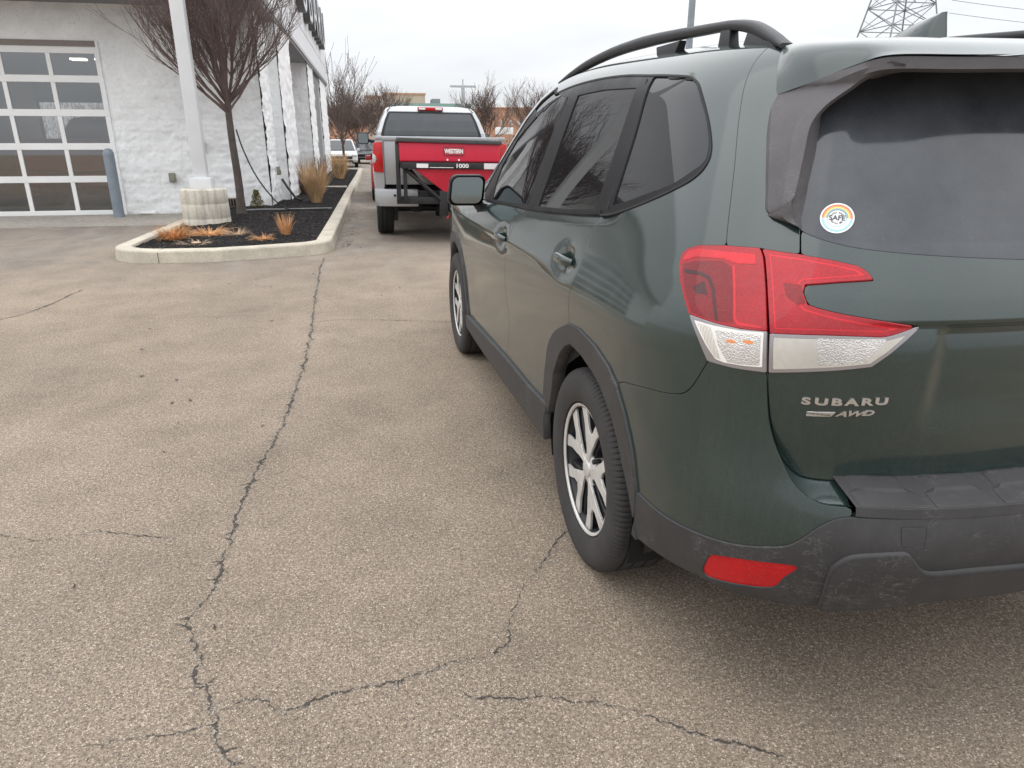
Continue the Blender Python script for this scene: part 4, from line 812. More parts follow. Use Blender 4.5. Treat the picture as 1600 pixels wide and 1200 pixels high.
suv = thing('suv', 'dark green SUV with black cladding and roof rails, parked close by on the right', 'car', (1.5245, 2.1158, 0), R(2.592))
def sl(k, a, b=None): return [tuple(x) for x in UV[k][a:b]]
def y0v(v): return float(_YR(v)+_LL(v))
_YR, _LL = YR, LL
def uy(y, v): return 1+y-y0v(v)
def yv(l): return [(uy(y, v), v) for y, v in l]
def mir(A): return np.stack([-A[:, 0], A[:, 1]], -1)
def gauss(y, z, yc, zc, a, b): return np.exp(-((y-yc)/a)**2-((z-zc)/b)**2)
HN = [(1.19, .985), (.24, 1.028)]        # door pulls
def PD(u, v):
    p = P(u, v); sg = np.sign(-p[..., 0]); y, z = p[..., 1], p[..., 2]
    d = sum(.020*gauss(y, z, yc-.0, zc-.004, .072, .040) for yc, zc in HN)
    ins = (y > -.30)
    d = d+.012*np.exp(-((z-.60)/.16)**2)*sst(-.05, .5, y)*sst(2.3, 1.8, y)       # scooped lower doors
    d = d-.008*np.exp(-((z-.93)/.07)**2)*sst(1.0, .0, y)*sst(-.75, -.35, y)      # rear haunch
    d = d-.006*np.exp(-((z-.985)/.012)**2*0.25)*sst(2.8, 2.2, y)*sst(.2, .9, y)*.7
    vb = np.interp(y, [-.2, 0, .26, .75, 1.88, 2.3], [1.215, 1.20, 1.177, 1.151, 1.105, 1.09])
    d = d+.010*sst(vb-.045, vb+.004, z)*(1-sst(vb+.03, vb+.07, z))*sst(-.12, .06, y)   # ledge under the glass that catches the sky
    p = p.copy(); p[..., 0] = p[..., 0]+sg*d; return p
K = dict(parent=suv, mirror=suv)
# --- dark sheet behind the skin so the shut lines read as gaps
def inoff(s, v): return np.where((np.abs(s) < .95) & (v < 1.25), -.13, -.03)
pl = poly([(-0.999, .24), (-.999, 1.66)], [(uy(1.2, 1.66), 1.66), (uy(2.2, 1.12), 1.12), (uy(3.4, .98), .98), (uy(3.4, .24), .24), (uy(3.07, .24), .24), (uy(3.04, .60), .60), (uy(2.67, .78), .78), (uy(2.28, .60), .60), (uy(2.25, .24), .24), (uy(.41, .24), .24), (uy(.37, .58), .58), (uy(0, .77), .77), (uy(-.30, .58), .58), (uy(-.33, .24), .24), (0, .24)])
pl = pl[pl[:, 0] > -.0]; pl = np.vstack([[(0, .26), (0, 1.66)], pl])
panel('inner_shell', pl, P, mat=M['dark'], res=.03, gap=0, skirt=0, offf=inoff, **K)
# --- painted skin
A_edge = yv([(1.02, 1.695), (1.28, 1.672), (1.5, 1.61), (1.67, 1.55), (1.87, 1.44), (2.02, 1.32), (2.13, 1.2), (2.20, 1.10)])
A_in = yv([(1.16, 1.612), (1.36, 1.590), (1.55, 1.535), (1.74, 1.44), (1.88, 1.33), (1.96, 1.22), (1.99, 1.15)])
firstbelt = [tuple(UV['belt'][0])]
archF = lambda key: [(float(u_)+2.67, v_) for u_, v_ in UV[key]]
def shift_front(pts): # the front arch repeats the rear one
    out = []
    for u_, v_ in pts:
        p = P(u_, v_); out.append((uy(float(p[1])*.96+2.67, v_), v_))
    return out
fd = curve('fdfront')
side = poly('rear', [tuple(x) for x in UV['archB'][:5]], 'bseam', sl('lampo', 2, 12), 'pillar', [tuple(UV['pillar'][-1]), (UV['pillar'][-1][0], 1.697)], [(UV['pillar'][-1][0], 1.697), A_edge[0]], A_edge, [A_edge[-1], tuple(UV['belt'][0])], 'belt')
dlo = poly('kick', [tuple(UV['kick'][-1])]+A_in, [A_in[-1], tuple(UV['belt'][0])], 'belt')
panel('side_panel', side, PD, mat=M['paint'], res=.0085, holes=[dlo], **K)
panel('front_door', poly('fdfront', [tuple(x) for x in UV['rocktop'][:3]], '-mid', '-belt' if 0 else [tuple(UV['mid'][0]), tuple(UV['belt'][1]), tuple(UV['belt'][0]), tuple(UV['fdfront'][0])]), PD, mat=M['paint'], res=.0085, **K)
panel('rear_door', poly('mid', [tuple(UV['mid'][-1])]+[tuple(x) for x in UV['rocktop'][3:]], 'archA', '-rear', [tuple(UV['belt'][5]), tuple(UV['belt'][4]), tuple(UV['belt'][3]), tuple(UV['belt'][2])]), PD, mat=M['paint'], res=.0085, **K)
fa = shift_front(UV['archA'][::-1]); fb = shift_front(UV['archB'])   # front arch outline
fendpoly = poly([(UV['fdfront'][0][0], UV['fdfront'][0][1])]+yv([(2.22, 1.085), (2.6, 1.055), (3.0, 1.02), (3.4, .96), (3.4, .50), (3.13, .50)]), fa[::-1] if 0 else [tuple(x) for x in (shift_front(UV['archA'])[2:])[::-1]] if 0 else yv([(3.13, .50), (3.09, .60), (3.02, .70), (2.90, .785), (2.77, .83), (2.64, .838), (2.50, .82), (2.38, .76), (2.30, .68), (2.25, .58), (2.22, .46), (2.19, .39)]), [(uy(2.19, .39), .39), tuple(UV['fdfront'][-1])], '-fdfront')
panel('front_fender', fendpoly, PD, mat=M['paint'], res=.012, **K)
# --- cladding
def outl(base, wid=0): return base
cl = dict(mat=M['clad'], off=.009, skirt=.03, bevel=.003, gap=.001)
archI = [tuple(x) for x in UV['archI'][:8]]
inner = archI+yv([(-.27, .66), (-.335, .56), (-.375, .48), (-.395, .40), (-.40, .345)])
panel('wheel_arch_trim', poly('archA', '|archB'[0:0] or [tuple(x) for x in UV['archB'][:5]], [tuple(x) for x in UV['archB'][4:]]+[tuple(UV['bumplow'][0])], inner[::-1]+yv([(.36, .44), (.39, .40)])), P, res=.007, **{**cl, 'skirt': .05}, **K)
FO = [(3.13, .50), (3.09, .60), (3.02, .70), (2.90, .785), (2.77, .83), (2.64, .838), (2.50, .82), (2.38, .76), (2.30, .68), (2.25, .58), (2.22, .46), (2.19, .375)]
FI = [(2.23, .36), (2.255, .46), (2.29, .56), (2.35, .66), (2.44, .735), (2.56, .77), (2.68, .775), (2.80, .745), (2.91, .68), (2.99, .60), (3.05, .50)]
panel('wheel_arch_trim', poly(yv(FO+FI)), P, res=.010, **{**cl, 'skirt': .05}, **K)
rk = poly('rocktop', [tuple(UV['rocktop'][-1]), (uy(.405, .40), .40), (uy(.405, .285), .285)]+yv([(1.2, .262), (1.96, .272), (2.22, .30), (2.2, .375)]))
def roff(s, v): return .012+.012*sst(.42, .36, v)*sst(.26, .30, v)
panel('rocker_trim', rk, P, res=.008, **{**cl, 'offf': roff}, **K)
blow = [(.786, .351), (.592, .377), (.534, .371), (.46, .385), (.38, .41), (.278, .445), (.119, .452), (0, .452)]
ct = curve('cladtop'); 
half = np.vstack([curve('cladtop'), curve([tuple(UV['cladtop'][-1]), (.25, .652), (.12, .657), (0, .658)])[1:], curve(blow[::-1])])
left = half.copy()
top = np.vstack([curve('cladtop'), curve([tuple(UV['cladtop'][-1]), (.25, .652), (.12, .657), (0, .658)])[1:]])
bot = curve(blow[::-1])
full = np.vstack([top, mir(top[::-1])[1:], mir(bot[::-1]), bot[1:]])
refl = poly('refl'); plug = poly('|plug')
hol = [refl, mir(refl[::-1]), plug]
def boff(s, v): return .006+.010*sst(.575, .545, v)*sst(.40, .43, np.abs(s)/KS+0*v)*0+0*s
bump_ = panel('bumper_lower', full, P, mat=M['clad'], parent=suv, res=.0065, offf=boff, skirt=.03, bevel=.003, gap=.001, holes=hol, hgap=.001)
panel('reflector', refl, P, off=.001, mat=M['refl'], res=.004, gap=.0008, skirt=.01, **K)
panel('tow_cover', plug, P, off=.0055, mat=M['clad'], parent=suv, res=.004, gap=.001, skirt=.01)
# dished surround of the reflector and the proud skid section
sk = curve('skid'); skb = curve([(.119, .452), (.278, .445), (.38, .41), (.42, .40)])
sk = sk[sk[:, 0] > 0]; skl = np.vstack([sk, curve([tuple(UV['skid'][-1]), (0, .5146)])[1:]])
skf = np.vstack([skl, mir(skl[::-1])[1:], mir(curve([(.42, .40), (.38, .415), (.278, .45), (0, .458)])), curve([(0, .458), (.278, .45), (.38, .415), (.42, .40)])[1:]])
panel('skid_trim', skf, P, off=.021, mat=M['clad'], parent=suv, res=.0065, gap=.0, skirt=.02, bevel=.010)
bp = poly([tuple(x) for x in UV['archBc']], 'cladtop', [tuple(UV['rim'][-1]), tuple(UV['rim'][-2])], '-rim', sl('lampo', 0, 3), '-bseam')
panel('bumper_upper', bp, PD, mat=M['paint'], res=.007, **{**K})
# shelf between the bumper rim and the foot of the tailgate
rim = curve('rim'); rim = rim[::-1]
gb = curve('gbot')
def resamp(A, n):
    d = np.r_[0, np.cumsum(np.hypot(*np.diff(A, axis=0).T))]; t = np.linspace(0, d[-1], n); return np.stack([np.interp(t, d, A[:, i]) for i in (0, 1)], -1)
i0 = np.argmin(np.abs(gb[:, 0]-u2s(UV['gbot'][7][0])))
ga = resamp(gb[:i0+1], 40); rr = resamp(rim[::-1], 40)
a3 = sp(P, s2u(rr[:, 0]), rr[:, 1], -.0015); b3 = sp(T, s2u(ga[:, 0]), ga[:, 1], -.006); c3 = b3+np.array([0, .05, -.002])
mid_ = a3*.86+b3*.14+np.array([0, .004, -.006]); 
m = MB(); m.strip(a3, mid_); m.strip(mid_, b3); m.strip(b3, c3); m.build('tailgate_sill', M['paint'], suv)
m2 = MB()
for f in ((a3, mid_), (mid_, b3), (b3, c3)): m2.strip(*[[(-p[0], p[1], p[2]) for p in q] for q in f])
m2.build('tailgate_sill', M['paint'], suv)
# step pad
us_ = np.linspace(-1, 1, 61)*UV['rim'][-1][0]
fr = P(us_, .652+0*us_); fr0 = fr+np.array([0, -.008, 0]); ft = fr+np.array([0, -.004, .020]); bk = T(us_*1.0, .722+0*us_)+np.array([0, .015, -.010])
m = MB(); m.strip(fr+np.array([0, .02, -.004]), fr0); m.strip(fr0, ft); m.strip(ft, bk); m.strip(bk, bk+np.array([0, .05, 0])); m.build('step_pad', M['clad'], suv, ang=35)
pad = bpy.data.objects['step_pad']
for i in range(-4, 4):
    a, b = (i+.06)*7.5/30, (i+.94)*7.5/30
    if b > 1 or a < -1: a, b = max(a, -.98), min(b, .98)
    U0 = UV['rim'][-1][0]; m = MB(); rows = []
    for f, dz in ((.03, .0), (.07, .004), (.40, .0045), (.47, .007), (.78, .007), (.85, .004), (.88, 0)):
        t = np.linspace(a, b, 9)*U0
        sh = -.03*max(0, f-.4)*0
        p0 = P(t, .652+0*t)+np.array([0, -.004, .0205]); p1 = T(t, .722+0*t)+np.array([0, .015, -.010]); q = p0*(1-f)+p1*f
        q[:, 2] += dz; sg = -1 if i < 0 else 1
        if f > .45 and f < .9: q[:, 0] = q[:, 0].mean()+(q[:, 0]-q[:, 0].mean())*.80
        q[0, 2] -= dz*.9; q[-1, 2] -= dz*.9
        rows.append(q)
    for r0, r1 in zip(rows[:-1], rows[1:]): m.strip(r0, r1)
    m.build('pad_rib', M['clad'], pad, ang=30)
# rear corner pillar (paint) under lamp top, garnish and roof seam
rp = poly('-pillar', [tuple(UV['pillar'][0]), tuple(UV['lampo'][12]), tuple(UV['lampi'][0]), tuple(UV['lampi'][1]), tuple(UV['lampi'][2])], [tuple(UV['lampi'][2]), tuple(UV['gcut'][1])], [tuple(UV['gcut'][1]), (.508, 1.30), (.500, 1.42), (.49, 1.50), (.49, 1.60), (.55, 1.66), (.60, 1.697), (UV['pillar'][-1][0], 1.697), tuple(UV['pillar'][-1])])
panel('rear_pillar', rp, P, mat=M['paint'], res=.0075, **K)
# --- tailgate
A = np.vstack([curve([(0, UV['gbot'][-1][1]+.001), tuple(UV['gbot'][-1])]), curve('gbot')[::-1][1:], curve(UV['lampi'][::-1][:0] or [tuple(UV['lampi'][-1])]), curve([tuple(x) for x in UV['lampi'][::-1][0:20]])[1:], curve('gcut')[0:], curve('gglass')[1:], curve([tuple(UV['gglass'][-1]), (0, UV['gglass'][-1][1]-.002)])[1:]])
gate = np.vstack([A, mir(A[::-1])[1:-1]])
panel('tailgate', gate, T, mat=M['paint'], parent=suv, res=.007)
tg = bpy.data.objects['tailgate']
gl_l = np.vstack([curve([(0, 1.60)]), curve([(.30, 1.60)]), curve('garib')[0:]+np.array([.020, 0]), curve('gpoly')[1:], curve([(0, UV['gpoly'][-1][1]-.002)])])
glp = np.vstack([gl_l, mir(gl_l[::-1])[1:-1]])
panel('rear_window', glp, GL, mat=M['rglass'], parent=suv, res=.010, gap=.0, skirt=.012)
def mirpts(L): return [(-x, y, z) for x, y, z in L]
ridge = [(-.682, -.725, 1.232), (-.690, -.715, 1.250), (-.697, -.710, 1.281), (-.690, -.710, 1.304), (-.657, -.675, 1.380), (-.632, -.650, 1.438), (-.603, -.650, 1.476), (-.570, -.680, 1.511), (-.558, -.700, 1.527), (-.542, -.740, 1.543), (-.521, -.765, 1.548)]
root = [(-.660, -.705, 1.236), (-.645, -.695, 1.25), (-.631, -.68, 1.29), (-.618, -.66, 1.33), (-.600, -.64, 1.38), (-.587, -.62, 1.42), (-.571, -.60, 1.472), (-.535, -.60, 1.50), (-.508, -.60, 1.515), (-.456, -.61, 1.541), (-.40, -.62, 1.549)]
ou = [tuple(sp(P, *UV['garo'][i], .010)[0]) for i in (5, 4, 3, 3, 2, 1, 0)]
ou = [ou[0], ou[1], tuple((np.array(ou[1])*.6+np.array(ou[2])*.4)), ou[3], tuple((np.array(ou[3])+np.array(ou[4]))/2), ou[4], ou[5]]+[(-.617, -.483, 1.506), (-.600, -.57, 1.524), (-.583, -.63, 1.540), (-.555, -.715, 1.560)]
def loft(rows, name, mat, parent, k=4, ang=60, both=True, thick=0):
    rows = [cr3(r, k) for r in rows]; m = MB()
    for a, b in zip(rows[:-1], rows[1:]): m.strip(a, b)
    out = []
    for sg in ((1, -1) if both else (1,)):
        mm = MB(); mm.add([(p[0]*sg, p[1], p[2]) for p in m.v], m.f); out.append(mm.build(name, mat, parent, ang=ang))
    return out
ou0 = [(p[0]+.004, p[1]+.02, p[2]) for p in ou]
rd = np.array(ridge); oa = np.array(ou)
soft = oa*.5+rd*.5+np.array([-.004, -.010, .0])
rsoft = rd+np.array([.010, .006, -.004])
loft([ou0, ou, soft, ridge, rsoft, root], 'side_spoiler', M['garnish'], suv, ang=46)
# roof spoiler: roof seam -> crest -> trailing edge -> lip -> underside
E0 = [(-.559, -.40, 1.622), (-.545, -.405, 1.632), (-.50, -.41, 1.642), (-.42, -.42, 1.65), (-.35, -.43, 1.655), (-.2, -.44, 1.66), (0, -.45, 1.663)]
E0 = [(-.562, -.405, 1.618), (-.556, -.44, 1.622), (-.53, -.47, 1.626), (-.48, -.49, 1.628), (-.42, -.50, 1.628), (-.34, -.51, 1.629), (-.27, -.52, 1.629), (-.14, -.53, 1.630), (0, -.53, 1.630)]
EM = [(-.586, -.430, 1.580), (-.586, -.48, 1.600), (-.572, -.54, 1.606), (-.548, -.60, 1.607), (-.510, -.65, 1.608), (-.41, -.685, 1.608), (-.29, -.70, 1.608), (-.14, -.705, 1.610), (0, -.71, 1.611)]
E1 = [(-.617, -.483, 1.506), (-.600, -.57, 1.524), (-.583, -.63, 1.540), (-.563, -.69, 1.556), (-.541, -.75, 1.566), (-.42, -.800, 1.564), (-.298, -.815, 1.566), (-.14, -.825, 1.568), (0, -.828, 1.569)]
EH = [tuple(np.array(a)*.5+np.array(b)*.5+np.array([-.003, -.004, .006])) for a, b in zip(EM, E1)]
ET = [tuple(np.array(a)*.55+np.array(b)*.45+np.array([0, 0, .003])) for a, b in zip(E0, EM)]
sp_rows = [E0, ET, EM, EH, E1]
sp_full = [cr3(r+[(-x, y, z) for x, y, z in r[::-1][1:]], 5) for r in sp_rows]
# second smoothing across the rows
cols = [cr3([r[i] for r in sp_full], 5) for i in range(len(sp_full[0]))]
m = MB()
for a, b in zip(cols[:-1], cols[1:]): m.strip(a, b)
spo = m.build('roof_spoiler', M['paint'], suv, ang=180)
b_ = bmesh.new(); b_.from_mesh(spo.data); bmesh.ops.remove_doubles(b_, verts=b_.verts, dist=1e-5); iv = [v for v in b_.verts if not v.is_boundary]
for _ in range(8): bmesh.ops.smooth_vert(b_, verts=iv, factor=.5, use_axis_x=True, use_axis_y=True, use_axis_z=True)
b_.to_mesh(spo.data); b_.free(); spo.data.shade_smooth()
L1 = [E1[i] for i in range(3, 9)]; Lg = [(x, y+.004, z-.004) for x, y, z in L1]; L2 = [(x, y+.004, z-.026) for x, y, z in L1]; L3 = [(x*.96, y+.03, z-.030) for x, y, z in L1]
L4 = [(-.50, -.66, 1.530), (-.44, -.66, 1.543), (-.36, -.66, 1.548), (-.27, -.66, 1.550), (-.14, -.66, 1.552), (0, -.66, 1.553)]
rows = [Lg, L2, L3, L4]
m = MB(); rf = [cr3(r+[(-x, y, z) for x, y, z in r[::-1][1:]], 5) for r in rows]
for a, b in zip(rf[:-1], rf[1:]): m.strip(a, b)
m.build('spoiler_lip', M['garnish'], spo, ang=35)
# --- lamps
LO = dict(res=.0035, gap=.0015, skirt=.02, bevel=.003)
outer_red = poly([tuple(x) for x in UV['lampo'][4:]], [tuple(UV['lampo'][12])]+sl('lampo_in', 1, 4), '-lampsplit')
outer_clear = poly(sl('lampo', 0, 5), [tuple(x) for x in UV['lampsplit']], [tuple(UV['lampo_in'][3]), tuple(UV['lampo'][0])])
def lamp(side):
    e = bpy.data.objects.new('tail_lamp', None); COL.objects.link(e); e.parent = suv; return e
def inset(pl, d, grid=.003):
    """polygon shrunk by d, by moving the points along their inward normal"""
    t = np.roll(pl, -1, 0)-np.roll(pl, 1, 0); t /= np.linalg.norm(t, axis=1, keepdims=True)+1e-9; a = .5*np.sum(pl[:, 0]*np.roll(pl[:, 1], -1)-np.roll(pl[:, 0], -1)*pl[:, 1])
    n = np.stack([-t[:, 1], t[:, 0]], -1)*(1 if a > 0 else -1); q = pl+n*d; keep = sdf(q[:, 0], q[:, 1], pl) > d*.8; return q[keep]
for nm in (0,):
    TL, TR = lamp(0), lamp(1)
    kk = dict(parent=TL, mirror=TR)
    panel('red_lens', outer_red, P, off=.005, mat=M['lred'], **LO, **kk)
    s_ = dict(res=.003, gap=.0, skirt=.003, bevel=.0005)
    uvp = lambda L: poly([tuple(x) for x in L])
    U_ = lambda k: poly('|'+k)
    panel('lens_chamber', U_('lo_dark'), P, off=.0056, mat=M['lred_dark'], **s_, **kk)
    panel('lens_chamber', U_('lo_dark2'), P, off=.0060, mat=M['lfin'], **s_, **kk)
    panel('light_guide', U_('lo_band'), P, off=.0060, mat=M['lred_hot'], **s_, **kk)
    panel('light_guide', U_('lo_line'), P, off=.0062, mat=M['lred_hot'], **s_, **kk)
    panel('lens_fin', U_('lo_fin'), P, off=.0063, mat=M['lfin'], **s_, **kk)
    panel('clear_lens', outer_clear, P, off=.005, mat=M['lrim'], **LO, **kk)
    panel('clear_reflector', U_('lc_frame'), P, off=.0056, mat=M['lwhite'], **s_, **kk)
    panel('clear_ribs', U_('lc_ribs'), P, off=.0060, mat=M['lclear2'], **s_, **kk)
    panel('clear_facets', U_('lc_facet'), P, off=.0060, mat=M['lclear'], **s_, **kk)
    f0 = U_('lc_facet').mean(0)
    for dx, dz in ((.012, .012), (-.022, .017)):
        cc = [(f0[0]+dx+.011*math.cos(t), f0[1]+dz+.0035*math.sin(t)) for t in np.linspace(0, 6.2, 12)[:-1]]
        panel('turn_bulb', np.array(cc), P, off=.0064, mat=M['amber'], res=.002, gap=0, skirt=.002, **kk)
    # tailgate half of the lamp
    IL = UV['lampi']; upper = poly([tuple(x) for x in IL[0:6]], [tuple(x) for x in IL[5:8]], [tuple(x) for x in IL[7:10]], [tuple(x) for x in IL[9:14]], [tuple(x) for x in IL[13:16]], '-lisplit', sl('lampi_out', 1, 5))
    lower = poly([tuple(x) for x in IL[15:]], [tuple(IL[-1]), tuple(UV['lisplit'][0])], 'lisplit')
    panel('red_lens', upper, T, off=.005, mat=M['lred'], **LO, **kk)
    panel('light_guide', upper, T, off=.0054, mat=M['lred_hot'], **{**s_, 'gap': .0095}, **kk)
    panel('lens_chamber', upper, T, off=.0058, mat=M['lred'], **{**s_, 'gap': .0125}, **kk)
    panel('clear_lens', lower, T, off=.005, mat=M['lrim'], **LO, **kk)
    panel('lens_pocket', U_('li_pocket'), T, off=.0062, mat=M['lred_dark'], **s_, **kk)
    il = lower; panel('clear_reflector', il, T, off=.0056, mat=M['lclear2'], **{**s_, 'gap': .0085}, **kk)
    panel('reverse_bowl', U_('li_facet'), T, off=.0060, mat=M['lclear'], **s_, **kk)
# --- windows
frame_holes = [poly('|wf'), poly('|wr'), poly('wq')]
panel('window_frame', dlo, P, off=.001, mat=M['trim'], res=.007, gap=.001, skirt=.012, holes=frame_holes, hgap=0, **K)
for k_ in ('|wf', '|wr', 'wq'):
    g = poly(k_); panel('side_window', g, P, off=-.0035, mat=M['glass'], res=.012, gap=-.004, skirt=0, **K)
bl = curve('belt'); ribbon(bl+np.array([0, .007]), .014, P, 'belt_moulding', M['trim'], suv, .003, mirror=suv, depth=.03)
kc = curve('kick'); ribbon(kc+np.array([0, .0]), .007, P, 'window_seal', M['rubber'], suv, .003, mirror=suv)
ai = np.vstack([curve([tuple(UV['kick'][-1])]), curve(A_in)]); ribbon(ai, .012, P, 'window_seal', M['rubber'], suv, .004, mirror=suv)
ribbon(curve([tuple(x) for x in UV['wqf']]), .009, P, 'pillar_seal', M['rubber'], suv, .003, mirror=suv)
md = [(884, 0)]
ribbon(curve([tuple(UV['wf'][4]), tuple(UV['wf'][2])])+np.array([-.030, 0]), .006, P, 'pillar_seal', M['rubber'], suv, .003, mirror=suv)
# --- door handles: painted pulls standing off the dished skin
for yc, zc in HN:
    for sg in (1, -1):
        pts = []; 
        for t in np.linspace(-1, 1, 13):
            y = yc+.083*t; p = P(uy(y, zc), zc); pts.append((float(p[0])*sg-sg*(.020*(1-abs(t)**3.5)+.002), y, zc-.003*t*t))
        m = MB(); m.tube(pts, [.009+.006*(1-abs(t)**4) for t in np.linspace(-1, 1, 13)], 12, ell=(1.15, .62)); m.build('door_handle', M['paint'], suv)
        h = COL.objects[-1] if False else None
# --- roof skin between the two sides
ss = np.concatenate([np.linspace(.62, 1, 16), np.array([uy(y, 1.695) for y in np.linspace(.25, 1.02, 12)])]); e = P(ss, .0*ss+1.697); rows = []
ts = np.linspace(1, -1, 25)
for p in e: rows.append([(p[0]*t, p[1]+.0, p[2]+.008*(1-t*t)) for t in ts])
lastp = e[0]; back = [(E0[0][0]*t, -.405-.12*(1-t*t)**.6, 1.618+.006*(1-t**4)) for t in ts]
m = MB(); m.strip(back, rows[0])
for a, b in zip(rows[:-1], rows[1:]): m.strip(a, b)
m.build('roof', M['paint'], suv)
# --- roof rails
prof = [(1.255, 1.662, 1.650), (1.098, 1.691, 1.664), (.893, 1.716, 1.684), (.606, 1.733, 1.697), (.326, 1.734, 1.696), (.112, 1.724, 1.690), (-.069, 1.712, 1.682), (-.17, 1.705, 1.678), (-.25, 1.699, 1.670), (-.33, 1.686, 1.652), (-.39, 1.664, 1.630), (-.44, 1.640, 1.612), (-.478, 1.618, 1.604)]
prof = [((y+2.04)*1.049-2.04, 1.403+((a+b)/2+(a-b)*.46-1.403)*1.049, 1.403+((a+b)/2-(a-b)*.46-1.403)*1.049) for y, a, b in prof]
for sg in (1, -1):
    m = MB(); lift = 0 if sg > 0 else .018; pts = [(-.55*sg, y, (a+b)/2+lift) for y, a, b in prof]; pts = cr3(pts, 3); hh = np.interp(-np.array([p[1] for p in pts]), [-q_[0] for q_ in prof], [(q_[1]-q_[2])/2 for q_ in prof])
    V = []; n = len(pts); ring = 12
    for (x, y, z), h in zip(pts, hh):
        for k in range(ring):
            t = 2*math.pi*k/ring; c, s = math.cos(t), math.sin(t)
            V.append((x+.019*np.sign(c)*abs(c)**.6, y, z+h*np.sign(s)*abs(s)**.6))
    F = [(i*ring+k, i*ring+(k+1) % ring, (i+1)*ring+(k+1) % ring, (i+1)*ring+k) for i in range(n-1) for k in range(ring)]+[tuple(range(ring)), tuple((n-1)*ring+k for k in range(ring))]
    m.add(V, F); rl = m.build('roof_rail', M['rail'], suv, ang=60)
    for ya, yb, yc, yd, zt, zb in ((.325, .15, .30, .18, 1.70, 1.655), (-.10, -.15, -.095, -.16, 1.705, 1.63), (-.245, -.285, -.215, -.395, 1.685, 1.61), (1.13, .93, 1.16, .90, 1.675, 1.62)):
        mm = MB(); mm.add([(-.552*sg+dx*w_, y, z) for y, z, w_ in ((ya, zt, .8), (yb, zt, .8), (yd, zb, 1.2), (yc, zb, 1.2)) for dx in (-.015, .015)], [(0, 2, 4, 6), (1, 7, 5, 3), (0, 1, 3, 2), (2, 3, 5, 4), (4, 5, 7, 6), (6, 7, 1, 0)])
        mm.build('rail_foot', M['rail'], rl, bevel=.004)
# --- antenna fin
m = MB(); rows = []
for z, y0_, y1_, w_ in ((1.645, -.278, .04, .034), (1.668, -.272, .005, .030), (1.69, -.267, -.04, .025), (1.71, -.262, -.095, .019), (1.727, -.258, -.16, .012), (1.738, -.256, -.225, .006)):
    r = []
    for k in range(16):
        t = 2*math.pi*k/16; c, s = math.cos(t), math.sin(t); yy = (y0_+y1_)/2+(y1_-y0_)/2*c
        ww = w_*(1 if c < -.2 else (1-(c+.2)/1.2)**.7); r.append((.022+ww*s if abs(s) > 1e-6 else .022, yy, z))
    rows.append(r)
V = [p for r in rows for p in r]; F = [(i*16+k, i*16+(k+1) % 16, (i+1)*16+(k+1) % 16, (i+1)*16+k) for i in range(5) for k in range(16)]+[tuple(80+k for k in range(16))]
m.add(V, F); m.build('antenna_fin', M['paint'], suv, ang=50)
# --- mirrors
def rrect(cx, cz, hx, hz, r, k=5):
    out = []
    for qx, qz, a0 in ((1, 1, 0), (-1, 1, 90), (-1, -1, 180), (1, -1, 270)):
        for j in range(k+1):
            a = R(a0+90*j/k); out.append((cx+qx*(hx-r)+r*math.cos(a), cz+qz*(hz-r)+r*math.sin(a)))
    return out
for sg in (1, -1):
    secs = [(1.800, .086, .074, .035, 0), (1.806, .092, .080, .038, 0), (1.84, .094, .082, .04, .0), (1.90, .088, .076, .045, .004), (1.95, .070, .060, .04, .012), (1.975, .040, .035, .025, .02)]
    V = []; n = 24
    for y, hx, hz, r, sh in secs:
        V += [((x+(.010*((z-1.155)/.08)))*sg, y+.02*(x+.955)/.09*-1, z) for x, z in rrect(-.952+sh, 1.157, hx, hz, r)]
    F = [(i*n+k, i*n+(k+1) % n, (i+1)*n+(k+1) % n, (i+1)*n+k) for i in range(5) for k in range(n)]+[tuple(5*n+k for k in range(n))]
    m = MB(); m.add(V, F); mo = m.build('door_mirror', M['trim'], suv, ang=50)
    m = MB(); rr_ = rrect(-.952, 1.157, .080, .068, .032); m.add([((x+(.010*((z-1.155)/.08)))*sg, 1.803+.02*(x+.955)/.09*-1, z) for x, z in rr_], [tuple(range(n))]); m.build('mirror_glass', M['mirror'], mo)
    m = MB(); m.tube([(-.885*sg, 1.87, 1.09), (-.862*sg, 1.875, 1.05), (-.848*sg, 1.885, 1.01)], [.042, .036, .042], 10, ell=(.7, 1)); m.build('mirror_arm', M['clad'], mo)
